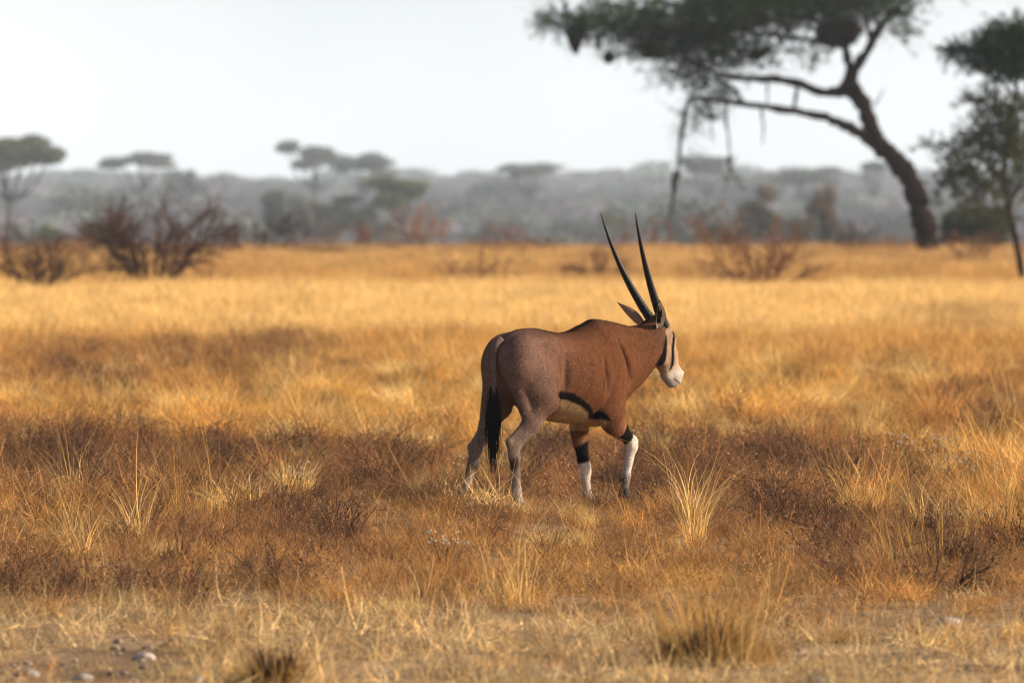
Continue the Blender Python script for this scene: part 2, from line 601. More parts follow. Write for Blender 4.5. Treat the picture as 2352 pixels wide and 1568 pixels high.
def near_cover():
    r = np.random.default_rng(21)
    A = dict(pos=[], rot=[], scl=[], idx=[], tint=[], shr=[])

    def emit(x, y, i, s, tint, shr=False, tilt=.10):
        n = len(x)
        A["pos"].append(np.stack([x, y, ground_z(x, y)], 1))
        A["rot"].append(np.stack([r.normal(0, tilt, n), r.normal(0, tilt, n), r.uniform(0, 6.28, n)], 1))
        A["scl"].append(s[:, None] * r.uniform(.85, 1.15, (n, 3)))
        A["idx"].append(i); A["tint"].append(tint); A["shr"].append(np.full(n, shr))

    def zones(x, y, px, py):
        n1, n2 = zone_noise(x, y, .9, 5), zone_noise(x, y, 3.2, 6)
        red = patch(px, py, RED_PATCH) + .16 * n1 + .14 * n2
        gold = patch(px, py, GOLD_PATCH) + .15 * n2
        bare = patch(px, py, BARE_PATCH) + .12 * n1 + .10 * n2
        fore = sstep(1370, 1450, py + 25 * n1)
        # grass is trodden and low just before the animal
        low = np.exp(-((px - 1270) / 330) ** 2) * sstep(1120, 1165, py) * sstep(1300, 1210, py)
        fd = np.array([np.hypot(x - f[0], (y - f[1]) * .30) for f in FEET]).min(0)
        low = np.maximum(low * .62, .68 * np.exp(-(fd / .28) ** 2))
        return n1, n2, red, gold, bare, fore, low

    def mix(gw):
        gw = np.clip(gw, 0, 1)[:, None]
        return np.where(gw < .5, BROWN * (1 - gw * 2) + ORANGE * gw * 2, ORANGE * (2 - gw * 2) + GOLD * (gw * 2 - 1))

    # ground layer: short wisps everywhere
    x, y, px, py = scatter_points(35.5, 118, 30, r)
    n1, n2, red, gold, bare, fore, low = zones(x, y, px, py)
    k = (r.random(len(x)) > np.clip((bare - .20) * 1.9, 0, .90)) & (r.random(len(x)) > .15 * fore)
    f = r.random(len(x)) < fore * .92
    idx = np.where(f, r.integers(11, 15, len(x)), r.integers(6, 11, len(x)))
    mid = sstep(1165, 1215, py) * sstep(1450, 1400, py)
    t = mix(.42 + gold * .45 - red * .60 - .26 * mid + r.normal(0, .40, len(x)))
    t = np.where(f[:, None], SAND * (.85 + .3 * n2[:, None]), t) * r.uniform(.45, 1.35, (len(x), 1))
    s = np.where(f, r.uniform(.5, 1.1, len(x)), r.uniform(.36, .80, len(x))) * (1 - .35 * low)
    emit(x[k], y[k], idx[k], s[k], t[k])

    # separate clumps that stand out of it
    x, y, px, py = scatter_points(35.5, 118, 1.75, r)
    n1, n2, red, gold, bare, fore, low = zones(x, y, px, py)
    k = (r.random(len(x)) > np.clip((bare - .25) * 1.6, 0, .97)) & (r.random(len(x)) > fore * .80) & (r.random(len(x)) > np.clip(red - .35, 0, .6))
    x, y, px, py, n1, n2, red, gold, fore, low = [v[k] for v in (x, y, px, py, n1, n2, red, gold, fore, low)]
    own, cx, cy_ = clumps(x, y, 4, 16, .05, .18, r)
    gw = .52 + .45 * gold - .45 * red - .22 * sstep(1165, 1215, py) * sstep(1450, 1400, py) + r.normal(0, .32, len(x))
    t = mix(gw)
    pl = (r.random(len(x)) < .13 + .15 * np.clip(gold, 0, 1))[:, None]
    t = np.where(pl, PALE, t) * r.uniform(.45, 1.35, (len(x), 1))
    near = sstep(1180, 1260, py)
    h = r.uniform(.38, 1.08, len(x)) * (1 - .70 * low) * (1 - .46 * near) * (1 - .35 * fore)
    typ = r.random(len(x))
    st = (typ < .07 + .05 * np.clip(gold, 0, 1)) & (low < .3) & (fore < .4)
    wi = (typ > .62 - .2 * near)
    idx = np.where(st[own], r.integers(15, 19, len(own)), np.where(wi[own], r.integers(6, 11, len(own)), r.integers(0, 6, len(own))))
    s = h[own] * r.uniform(.75, 1.2, len(own)) * np.where(wi[own], 1.45, 1)
    s = np.where(st[own], r.uniform(.55, 1.05, len(own)), s)
    drop = st[own] & (r.random(len(own)) < .6)
    tt = np.where(st[own][:, None], PALE * .55 + GOLD * .45, t[own]) * r.uniform(.85, 1.15, (len(own), 1))
    emit(cx[~drop], cy_[~drop], idx[~drop], s[~drop], tt[~drop])

    # twiggy reddish shrublets
    x, y, px, py = scatter_points(35.5, 118, 6.0, r)
    n1, n2, red, gold, bare, fore, low = zones(x, y, px, py)
    k = r.random(len(x)) < np.clip((red - .24) * .85 + .16 * sstep(1165, 1215, py) * sstep(1440, 1380, py), .015, .75) * np.clip(.75 + .7 * n2 + .5 * r.normal(0, .5, len(x)), .1, 1.4) * (1 - .8 * fore)
    x, y, n2, red, low = x[k], y[k], n2[k], red[k], low[k]
    own, cx, cy_ = clumps(x, y, 1, 5, .03, .15, r)
    t = (RED * (1 + .3 * n2)[:, None] + (r.random((len(x), 1)) < .4) * BROWN * r.uniform(.2, .8, (len(x), 1))) * r.uniform(.7, 1.35, (len(x), 1))
    h = r.uniform(.55, 1.1, len(x)) * (1 - .55 * low)
    emit(cx, cy_, r.integers(19, 24, len(cx)), h[own] * r.uniform(.8, 1.15, len(cx)), t[own], True, .2)

    coll = hidden_collection("cover_plant", cover_variants())
    C = {k_: np.concatenate(v) for k_, v in A.items()}
    for nm, m, lb in (("dry_grass", ~C["shr"], "golden brown dry grass tufts around and before the antelope"),
                      ("dead_shrublets", C["shr"], "low reddish brown twiggy ground cover among the grass")):
        scatter(nm, C["pos"][m], C["rot"][m], C["scl"][m], C["idx"][m], C["tint"][m], coll, lb)


def far_cover():
    r = np.random.default_rng(22)
    coll = hidden_collection("far_plant", far_variants())
    P, Rr, S, I, T = [], [], [], [], []
    for d0, d1, dens, big in ((112, 175, 8, .90), (170, 262, 5.0, 1.05), (258, 365, 3.0, 1.35)):
        x, y, px, py = scatter_points(d0, d1, dens, r)
        py = py - ground_z(x, y) / y * FOC
        n1, n2, n3 = zone_noise(x, y, .22, 8), zone_noise(x, y, .9, 9), zone_noise(x, y, 2.6, 10)
        red = patch(px, py, RED_PATCH) + .18 * n1 + .15 * n2
        pale = sstep(815, 770, py + 14 * n2) * sstep(650, 690, py + 10 * n2)
        kind = (r.random(len(x)) < np.clip((red - .32) * .9, .01, .6) * (1 - .75 * pale)).astype(int)
        edge = (y > 315) & (r.random(len(x)) < .035 + .05 * np.clip(n1, 0, 1))
        kind[edge] = 1
        bare = patch(px, py, BARE_PATCH)
        keep = r.random(len(x)) > np.clip((bare - .4) * 1.4, 0, .9)
        far = sstep(660, 610, py)[:, None]
        tint = (GOLD * .55 + ORANGE * .45) * (1 - far) + (ORANGE * .62 + PALE * .38) * far
        pw = np.clip(pale * .9 + .25 * n2, 0, 1)[:, None]
        tint = tint * (1 - pw) + (PALE * .8 + GOLD * .2) * 1.12 * pw
        br = np.clip(red * .85 - .12 + .20 * n3, 0, .85)[:, None]
        tint = tint * (1 - br) + BROWN * br
        tint = np.where((kind == 1)[:, None], np.where(edge[:, None], BROWN * .8, RED * 1.25), tint) * r.uniform(.72, 1.22, (len(x), 1)) * (1 + .14 * n3)[:, None]
        s = big * r.uniform(.75, 1.2, len(x)) * np.where(kind == 1, .8, 1) * np.where(edge, r.uniform(1.2, 2.6, len(x)), 1)
        m = keep
        P.append(np.stack([x, y, ground_z(x, y)], 1)[m])
        Rr.append(np.stack([r.normal(0, .08, len(x)), r.normal(0, .08, len(x)), r.uniform(0, 6.28, len(x))], 1)[m])
        zs = s * np.clip(.62 + .30 * n3 + .22 * n2 + .25 * n1 + r.normal(0, .16, len(x)), .22, 1.4) * np.where(y > 258, .75, 1.0)
        S.append(np.stack([s, s, zs], 1)[m])
        I.append(np.where(kind == 1, r.integers(6, 10, len(x)), r.integers(0, 6, len(x)))[m])
        T.append(tint[m])
    scatter("far_grass", np.concatenate(P), np.concatenate(Rr), np.concatenate(S), np.concatenate(I), np.concatenate(T), coll,
            "pale gold and orange grass plain stretching behind the antelope")


FEET = [((((1750 + 700 / 1.568) / 4096 * 2352) - 1176) / FOC * DIST + .743 * X - .669 * Y, DIST + .669 * X + .743 * Y)
        for X, Y in ((-.35, -.12), (-.64, .125), (.54, -.12), (.45, .105))]
near_cover()
far_cover()

# ------------------------------------------------------------------ the antelope
def smin(a, b, k):
    h = np.clip(0.5 + 0.5 * (b - a) / k, 0, 1)
    return b * (1 - h) + a * h - k * h * (1 - h)


class Field:
    """A signed distance field on a grid; limbs and muscles are melted into one body, then skinned."""
    def __init__(self, lo, hi, h):
        self.lo, self.h = np.array(lo, float), h
        self.n = np.ceil((np.array(hi) - self.lo) / h).astype(int) + 1
        self.ax = [self.lo[i] + h * np.arange(self.n[i]) for i in range(3)]
        self.d = np.full(self.n, 1.0, np.float32)

    def box(self, lo, hi):
        s = []
        for i in range(3):
            a = int(np.clip(np.floor((lo[i] - self.lo[i]) / self.h), 0, self.n[i] - 1))
            b = int(np.clip(np.ceil((hi[i] - self.lo[i]) / self.h) + 1, a + 1, self.n[i]))
            s.append(slice(a, b))
        g = np.meshgrid(*[self.ax[i][s[i]] for i in range(3)], indexing='ij', sparse=True)
        return tuple(s), g

    def melt(self, s, d, k):
        self.d[s] = smin(self.d[s], d, k)

    def cone(self, a, b, ra, rb, k=0.03, ys=1.0):
        """tapered capsule; ys squeezes its width (the Y direction)"""
        a, b = np.array(a, float), np.array(b, float)
        m = max(ra, rb) + k + 0.05
        s, (x, y, z) = self.box(np.minimum(a, b) - m, np.maximum(a, b) + m)
        yc = a[1] + (b[1] - a[1]) * 0.5
        ab = b - a
        L2 = float(np.dot(ab, ab)) + 1e-9
        t = np.clip(((x - a[0]) * ab[0] + (y - a[1]) * ab[1] + (z - a[2]) * ab[2]) / L2, 0, 1)
        dx, dy, dz = x - a[0] - t * ab[0], (y - a[1] - t * ab[1]) / ys, z - a[2] - t * ab[2]
        d = np.sqrt(dx * dx + dy * dy + dz * dz) - (ra + (rb - ra) * t)
        self.melt(s, (d * (0.5 + 0.5 * ys)).astype(np.float32), k)

    def ell(self, c, r, k=0.03, pitch=0.0, yaw=0.0, cut=False):
        """ellipsoid; pitch turns it about Y (degrees, nose down positive), yaw about Z"""
        m = max(r) + k + 0.05
        c = np.array(c, float)
        s, (x, y, z) = self.box(c - m, c + m)
        x, y, z = x - c[0], y - c[1], z - c[2]
        if yaw:
            cyw, syw = math.cos(math.radians(yaw)), math.sin(math.radians(yaw))
            x, y = x * cyw + y * syw, -x * syw + y * cyw
        cp, sp = math.cos(math.radians(pitch)), math.sin(math.radians(pitch))
        x, z = x * cp - z * sp, x * sp + z * cp
        k0 = np.sqrt((x / r[0]) ** 2 + (y / r[1]) ** 2 + (z / r[2]) ** 2) + 1e-6
        k1 = np.sqrt((x / r[0] ** 2) ** 2 + (y / r[1] ** 2) ** 2 + (z / r[2] ** 2) ** 2) + 1e-6
        d = (k0 * (k0 - 1) / k1).astype(np.float32)
        if cut:
            self.d[s] = -smin(-self.d[s], d, k)
        else:
            self.melt(s, d, k)

    def loft(self, st, k=0.05):
        """barrel from stations (x, top, bottom, half width)"""
        st = np.array(st, float)
        s, (x, y, z) = self.box((st[0, 0] - .12, -.4, st[:, 2].min() - .12), (st[-1, 0] + .12, .4, st[:, 1].max() + .12))
        xs = np.clip(x, st[0, 0], st[-1, 0])
        fine = np.linspace(st[0, 0], st[-1, 0], 200)
        sm = []
        for i in (1, 2, 3):
            v = np.interp(fine, st[:, 0], st[:, i])
            ker = np.hanning(19); ker /= ker.sum()
            vp = np.pad(v, 9, mode='edge')
            sm.append(np.interp(xs, fine, np.convolve(vp, ker, 'valid')))
        zt, zb, w = sm
        hz, zc = (zt - zb) / 2, (zt + zb) / 2
        dz = z - zc
        k0 = np.sqrt((dz / hz) ** 2 + (y / w) ** 2) + 1e-6
        k1 = np.sqrt((dz / hz ** 2) ** 2 + (y / w ** 2) ** 2) + 1e-6
        f = k0 * (k0 - 1) / k1
        dx = np.maximum(st[0, 0] - x, x - st[-1, 0])
        d = np.minimum(np.maximum(f, dx), 0) + np.sqrt(np.maximum(f, 0) ** 2 + np.maximum(dx, 0) ** 2)
        self.melt(s, d.astype(np.float32), k)

    def skin(self):
        d, h = self.d, self.h
        nx, ny, nz = d.shape
        neg = d < 0
        cnt = np.zeros((nx - 1, ny - 1, nz - 1), np.int8)
        for i in (0, 1):
            for j in (0, 1):
                for k in (0, 1):
                    cnt += neg[i:nx - 1 + i, j:ny - 1 + j, k:nz - 1 + k]
        act = (cnt > 0) & (cnt < 8)
        I, J, K = np.nonzero(act)
        acc = np.zeros((len(I), 3)); num = np.zeros(len(I))
        cor = [(i, j, k) for i in (0, 1) for j in (0, 1) for k in (0, 1)]
        for a in cor:
            for ax_ in range(3):
                if a[ax_] == 0:
                    b = list(a); b[ax_] = 1
                    da = d[I + a[0], J + a[1], K + a[2]]
                    db = d[I + b[0], J + b[1], K + b[2]]
                    m = (da < 0) != (db < 0)
                    t = np.where(m, da / (da - db + 1e-12), 0)
                    for q in range(3):
                        acc[:, q] += np.where(m, a[q] + (t if q == ax_ else 0), 0)
                    num += m
        P = self.lo + h * (np.stack([I, J, K], 1) + acc / num[:, None])
        idx = -np.ones(act.shape, np.int64)
        idx[I, J, K] = np.arange(len(I))
        quads = []
        for ax_ in range(3):
            sl0 = [slice(None)] * 3; sl1 = [slice(None)] * 3
            sl0[ax_] = slice(0, -1); sl1[ax_] = slice(1, None)
            ch = neg[tuple(sl0)] != neg[tuple(sl1)]
            E = np.stack(np.nonzero(ch), 1)
            o1, o2 = [(1, 2), (2, 0), (0, 1)][ax_]
            E = E[(E[:, o1] > 0) & (E[:, o2] > 0) & (E[:, o1] < d.shape[o1] - 1) & (E[:, o2] < d.shape[o2] - 1)]
            inside = neg[E[:, 0], E[:, 1], E[:, 2]]
            q = []
            for s1, s2 in ((-1, -1), (0, -1), (0, 0), (-1, 0)):
                e = E.copy(); e[:, o1] += s1; e[:, o2] += s2
                q.append(idx[e[:, 0], e[:, 1], e[:, 2]])
            q = np.stack(q, 1)
            q[~inside] = q[~inside][:, ::-1]
            quads.append(q)
        Q = np.concatenate(quads)
        # a little relaxation
        for _ in range(2):
            S = np.zeros_like(P); C = np.zeros(len(P))
            for a_, b_ in ((0, 1), (1, 2), (2, 3), (3, 0)):
                np.add.at(S, Q[:, a_], P[Q[:, b_]]); np.add.at(C, Q[:, a_], 1)
                np.add.at(S, Q[:, b_], P[Q[:, a_]]); np.add.at(C, Q[:, b_], 1)
            P = 0.5 * P + 0.5 * S / C[:, None]
        return P, Q


def seg_dist(P, pts):
    """distance in side view (X, Z) from points to a polyline, and the parameter along it"""
    best = np.full(len(P), 9.0); par = np.zeros(len(P))
    pts = np.array(pts, float)
    for i in range(len(pts) - 1):
        a, b = pts[i], pts[i + 1]
        ab = b - a
        t = np.clip(((P[:, [0, 2]] - a) @ ab) / (ab @ ab), 0, 1)
        q = np.linalg.norm(P[:, [0, 2]] - a - t[:, None] * ab, axis=1)
        m = q < best
        best[m] = q[m]; par[m] = i + t[m]
    return best, par


def vnoise(P, s, seed=0):
    """cheap smooth noise from sines"""
    r = np.random.default_rng(seed)
    out = np.zeros(len(P))
    for k in range(7):
        w = r.normal(size=3) * s * (1.0 + 0.5 * k)
        out += np.sin(P @ w + r.uniform(0, 6.28)) / (1.0 + 0.5 * k)
    return out / 3.2


# joints of the four legs in the animal's own frame: X forward, Y to its left, Z up
HR = dict(hip=(-.285, -.105, .93), stifle=(-.165, -.175, .700), hock=(-.410, -.120, .400), fet=(-.385, -.120, .105), hoof=(-.350, -.120, .0))
HL = dict(hip=(-.300, .105, .93), stifle=(-.285, .150, .665), hock=(-.520, .125, .365), fet=(-.630, .125, .090), hoof=(-.640, .125, .0))
FR = dict(sh=(.435, -.130, .800), elb=(.330, -.150, .620), knee=(.612, -.125, .420), fet=(.562, -.120, .200), hoof=(.540, -.120, .075))
FL = dict(sh=(.430, .130, .790), elb=(.330, .130, .620), knee=(.412, .110, .252), fet=(.430, .105, .085), hoof=(.450, .105, .0))


def build_body():
    F = Field((-.82, -.34, -.01), (1.24, .34, 1.30), 0.0075)
    F.loft([(-.45, 1.03, .86, .05), (-.42, 1.075, .78, .11), (-.36, 1.125, .72, .160), (-.25, 1.160, .66, .185), (-.12, 1.163, .60, .195),
            (.0, 1.140, .570, .212), (.08, 1.128, .555, .232), (.18, 1.140, .548, .248), (.28, 1.175, .550, .240), (.37, 1.198, .555, .205),
            (.46, 1.190, .570, .165), (.54, 1.172, .62, .132), (.60, 1.15, .69, .105), (.66, 1.12, .77, .075), (.72, 1.08, .85, .045)])
    F.loft([(.38, 1.190, .60, .135), (.5, 1.180, .625, .135), (.6, 1.170, .665, .125), (.7, 1.168, .735, .112), (.8, 1.178, .800, .100), (.88, 1.196, .875, .090), (.94, 1.195, .94, .075)], 0.10)
    # hip points, rump and thigh muscle
    for s in (-1, 1):
        F.ell((-.14, s * .120, 1.045), (.12, .03, .05), .09)
        F.ell((-.33, s * .095, .93), (.135, .115, .19), .05, pitch=8)
        F.ell((-.445, s * .055, .97), (.035, .035, .06), .04)
    F.ell((-.215, -.145, .815), (.150, .085, .175), .024, pitch=-16)
    F.ell((-.285, .140, .80), (.140, .080, .170), .024, pitch=10)
    for J, y in ((HR, -.0), (HL, .0)):
        h_, s_, k_, f_, o_ = [np.array(J[n]) for n in ("hip", "stifle", "hock", "fet", "hoof")]
        G = Field(F.lo, F.lo + F.h * (F.n - 1), F.h)
        G.cone(h_, s_, .120, .086, .03, .72)
        g1 = s_ + (k_ - s_) * .45
        G.cone(s_ + np.array((-.03, 0, .02)), g1 + np.array((.0, 0, .0)), .090, .060, .03, .72)
        G.cone(h_ + np.array((-.07, 0, -.10)), g1 + np.array((-.045, 0, .02)), .085, .035, .03, .75)
        G.cone(g1, k_ + np.array((.012, 0, .02)), .060, .037, .03, .72)
        ach = k_ + np.array((-.045, 0, .045))
        G.cone(g1 + np.array((-.05, 0, .01)), ach, .020, .017, .025, .8)
        G.cone(ach, k_ + np.array((-.022, 0, -.05)), .019, .022, .02, .85)
        G.cone(k_ + np.array((0.005, 0, .02)), k_ + (f_ - k_) * .22, .039, .033, .02, .82)
        G.cone(k_ + (f_ - k_) * .18, f_ + (k_ - f_) * .1, .035, .029, .02, .85)
        G.cone(f_ + np.array((-.004, 0, .012)), f_ + np.array((.002, 0, -.012)), .030, .028, .02, .9)
        G.cone(f_, o_ + np.array((-.008, 0, .05)), .026, .029, .02, 1.0)
        F.d = smin(F.d, G.d, .020)
    # shoulder blade and upper arm, then the fore legs
    F.ell((.415, -.142, .89), (.105, .066, .215), .055, pitch=-12)
    F.ell((.405, .142, .89), (.105, .066, .215), .055, pitch=-12)
    F.ell((.430, -.138, .735), (.095, .070, .130), .022, pitch=20)
    F.ell((.44, .115, .745), (.095, .065, .115), .03, pitch=20)
    F.ell((.515, 0, .70), (.080, .090, .10), .05)
    for J, T in ((FR, 1.0), (FL, .78)):
        s_, e_, k_, f_, o_ = [np.array(J[n]) for n in ("sh", "elb", "knee", "fet", "hoof")]
        G = Field(F.lo, F.lo + F.h * (F.n - 1), F.h)
        G.cone(s_, e_ + np.array((.060, 0, .0)), .090, .092 * T, .03, .72)
        G.cone(e_ + np.array((.0, 0, .01)), e_ + np.array((.03, 0, -.02)), .045, .05, .03, .8)
        m_ = e_ + (k_ - e_) * .5
        G.cone(e_ + np.array((.060, 0, -.010)), m_ + np.array((.008, 0, .0)), .092 * T, .060 * (T + .1), .03, .72)
        G.cone(e_ + np.array((.075, 0, .03)), e_ + (k_ - e_) * .3 + np.array((.012, 0, 0)), .098 * T, .080 * T, .03, .68)
        G.cone(m_ + np.array((.008, 0, .0)), k_ + (e_ - k_) * .10, .050, .036, .03, .82)
        G.cone(k_ + (e_ - k_) * .10, k_ + (f_ - k_) * .12, .038, .034, .02, .9)
        G.cone(k_ + np.array((.008, 0, .01)), k_ + np.array((.006, 0, -.02)), .033, .031, .02, .9)
        G.cone(k_ + (f_ - k_) * .10, f_ + (k_ - f_) * .1, .033, .0245, .02, .9)
        G.cone(f_ + np.array((-.004, 0, .010)), f_ + np.array((.0, 0, -.010)), .027, .026, .02, .95)
        G.cone(f_, o_ + (f_ - o_) * .5, .024, .027, .02, 1.0)
        F.d = smin(F.d, G.d, .024)
    # brisket and belly folds
    F.ell((.43, 0, .575), (.13, .085, .045), .04, pitch=-4)
    # the hollow before the thigh and behind the shoulder
    for s in (-1, 1):
        F.ell((-.040, s * .222, .88), (.024, .030, .17), .030, pitch=4, cut=True)
        F.ell((.300, s * .240, .83), (.022, .030, .18), .026, pitch=-10, cut=True)
        F.ell((.53, s * .150, .95), (.020, .022, .15), .035, pitch=-24, cut=True)
    # head
    F.cone((.925, 0, 1.135), (1.000, 0, 1.075), .088, .088, .05, .78)
    F.cone((.985, 0, 1.090), (1.035, 0, .985), .082, .074, .03, .70)
    F.cone((.955, 0, 1.010), (1.015, 0, .915), .078, .060, .03, .70)
    F.cone((1.032, 0, .985), (1.094, 0, .850), .068, .058, .03, .66)
    F.cone((1.097, 0, .854), (1.102, 0, .822), .058, .048, .02, .78)
    F.cone((1.030, 0, .850), (1.068, 0, .800), .044, .034, .02, .85)
    for s in (-1, 1):
        F.ell((1.022, s * .056, 1.108), (.028, .016, .022), .02, pitch=60)
        F.ell((.955, s * .045, .985), (.055, .022, .075), .03, pitch=-25)
        F.ell((1.136, s * .030, .856), (.022, .014, .020), .015)
        F.ell((1.153, s * .036, .850), (.010, .009, .006), .006, cut=True)
    for s in (-1, 1):
        F.ell((1.110, s * .050, .796), (.040, .012, .004), .006, pitch=28, cut=True)
    F.ell((.93, 0, 1.20), (.05, .05, .035), .04)
    return F.skin()


def coat(P):
    """coat colours: fawn body, grey-fawn quarters with sky sheen painted in, white belly and face, black bands"""
    x, y, z = P[:, 0], P[:, 1], P[:, 2]
    n1, n2, n3 = vnoise(P, 9, 1), vnoise(P, 34, 2), vnoise(P, 90, 3)
    fawn = np.array(lin(92, 57, 36)); grey = np.array(lin(103, 80, 70)); cream = np.array(lin(152, 124, 90))
    white = np.array(lin(186, 174, 164)); black = np.array(lin(13, 10, 11)); ash = np.array(lin(100, 88, 80))
    c = np.tile(fawn, (len(P), 1))

    def put(col, m):
        nonlocal c
        m = np.clip(m, 0, 1)[:, None]
        c = c * (1 - m) + col * m
    j = n2 * .006 + n3 * .002
    # grey sky sheen of wet fur put into the quarters' colour; darker along the back
    q = sstep(.22, -.36, x + n1 * .06 - .10 * (z - .9))
    put(grey, q * .85)
    put(np.array(lin(74, 44, 30)), sstep(1.06, 1.20, z) * sstep(-.45, -.1, x) * .55 * (x < .75))
    put(np.array(lin(90, 63, 52)), sstep(.78, .90, x + (z - 1.1) * .3) * .6)
    # belly
    bl = np.interp(x, [-.2, -.08, .0, .10, .20, .30, .42], [.72, .735, .725, .69, .640, .600, .575])
    belly = sstep(.008, -.008, z - bl + j) * (x > -.30) * (x < .50) * sstep(.32, .18, np.abs(y) + 0 * x)
    leg_lo = z < .55
    torso = (z > .50)
    put(cream, belly * torso * sstep(-.26, -.12, x) * np.where(np.abs(y) > .085, sstep(.36, .31, x), 1) * np.where(np.abs(y) > .13, sstep(-.105, -.075, x), 1))
    # hind legs
    hind = (x < -.08) & (z < .66)
    put(np.array(lin(116, 97, 87)), hind * sstep(.66, .48, z) * .8)
    put(ash, hind * sstep(.40, .30, z + j) * .7)
    put(np.array(lin(160, 142, 128)), hind * sstep(.26, .10, z + j) * .8)
    for J in (HR, HL):
        k_ = np.array(J["hock"])
        dd = np.linalg.norm((P - (k_ + np.array((-.01, 0, -.09)))) / np.array((.035, .05, .05)), axis=1)
        put(black, sstep(1.3, .7, dd + n2 * .25) * .72)
    # fore legs: black garter above a white knee
    for J in (FR, FL):
        e_, k_, f_ = [np.array(J[n]) for n in ("elb", "knee", "fet")]
        ax_ = (k_ - e_); L = np.linalg.norm(ax_); ax_ /= L
        near = (np.linalg.norm((P - k_)[:, :2], axis=1) < .30) & (np.sign(y) == np.sign(k_[1])) & (z < .60) & (x > .15)
        t = (P - k_) @ ax_ + j
        lo = near & (t > -.35)
        put(np.array(lin(150, 106, 78)), near * sstep(-.26, -.14, t) * .5)
        put(np.array(lin(184, 171, 160)), near * sstep(-.052, -.040, t))
        put(black, near * sstep(-.185, -.172, t + .25 * (P[:, 0] - k_[0])) * sstep(-.042, -.056, t))
        put(np.array(lin(150, 136, 128)), near * (t > 0) * sstep(k_[2] - .02, k_[2] - .16, z) * sstep(.01, -.03, (P[:, 0] - k_[0] - (f_[0] - k_[0]) * (k_[2] - z) / (k_[2] - f_[2]))) * .75)
        put(ash, near * sstep(f_[2] + .06, f_[2] - .02, z) * .85)
    # black flank line, running into the black elbow patch
    d, t = seg_dist(P, [(-.13, .735), (-.07, .738), (.01, .728), (.10, .690), (.19, .640), (.25, .600), (.28, .605), (.315, .592), (.345, .572)])
    w = np.interp(t, [0, .5, 1, 2, 3, 4, 5, 6, 7, 8], [.006, .020, .025, .026, .022, .016, .018, .026, .018, .004])
    put(black, sstep(.007, -.007, d - w + j * .5) * (np.abs(y) > .05) * (z > .52))
    # dark line on the breast and throat
    nb = np.interp(x, [.5, .6, .7, .8, .88, .95], [.625, .665, .735, .80, .875, .94])
    put(black, sstep(.035, .015, np.abs(y)) * sstep(.05, .03, z - nb) * (x > .50) * (x < .93) * (z > .60))
    # dorsal stripe
    put(black, sstep(.022, .010, np.abs(y) + n2 * .004) * (z > 1.04) * (x < .88) * (x > -.46) * np.where(x < .1, .35, .9))
    # face
    head = x + (1.08 - z) * .10 > .925
    hd = sstep(.915, .945, x + (1.08 - z) * .28 + j)
    fac = hd * sstep(1.19, 1.13, z) * sstep(.80, .90, x)
    put(np.array(lin(150, 122, 100)), fac * sstep(.93, .965, x + (1.08 - z) * .10))
    put(white, fac * sstep(.93, .85, z + j) * sstep(1.00, 1.07, x + (.9 - z) * .5))
    put(np.array(lin(120, 96, 80)), fac * sstep(.03, .0, np.abs(x - 1.0 + (z - .95) * .3)) * sstep(1.05, .98, z) * sstep(.84, .90, z) * .6)
    put(np.array(lin(128, 116, 108)), (x > .98) * sstep(.86, .81, z + j) * sstep(1.13, 1.07, x) * .7)
    d, t = seg_dist(P, [(.952, 1.105), (.948, 1.05), (.945, 1.00), (.928, .945), (.905, .905)])
    w = np.interp(t, [0, 1, 2, 3, 4], [.007, .018, .024, .034, .040])
    put(black, sstep(.006, -.006, d - w + j) * (np.abs(y) > .015))
    d, t = seg_dist(P, [(1.035, 1.115), (1.028, 1.05), (1.034, .980), (1.036, .920), (1.020, .880)])
    w = np.interp(t, [0, 1, 2, 3, 4], [.017, .014, .018, .018, .006])
    put(black, sstep(.005, -.005, d - w + j) * (np.abs(y) > .02))
    # nose blaze
    front = (x > 1.03 + (1.1 - z) * .22)
    put(black, front * sstep(.030, .020, np.abs(y) + np.abs(z - .985) * .12) * sstep(.890, .91, z) * sstep(1.085, 1.06, z))
    put(black, front * sstep(.026, .014, np.abs(y)) * sstep(1.10, 1.13, z) * sstep(1.20, 1.17, z))
    # mouth, nostrils
    d, t = seg_dist(P, [(1.062, .824), (1.142, .784)])
    put(np.array(lin(52, 44, 44)), sstep(.007, .002, d) * (np.abs(y) > .015))
    put(black, (sstep(.014, .006, np.linalg.norm((P - np.array((1.153, 0, .850))) * np.array((1, 0, 1)), axis=1))) * (np.abs(y) > .018))
    return c * (1 + .16 * n1 + .14 * n2 + .10 * n3)[:, None]


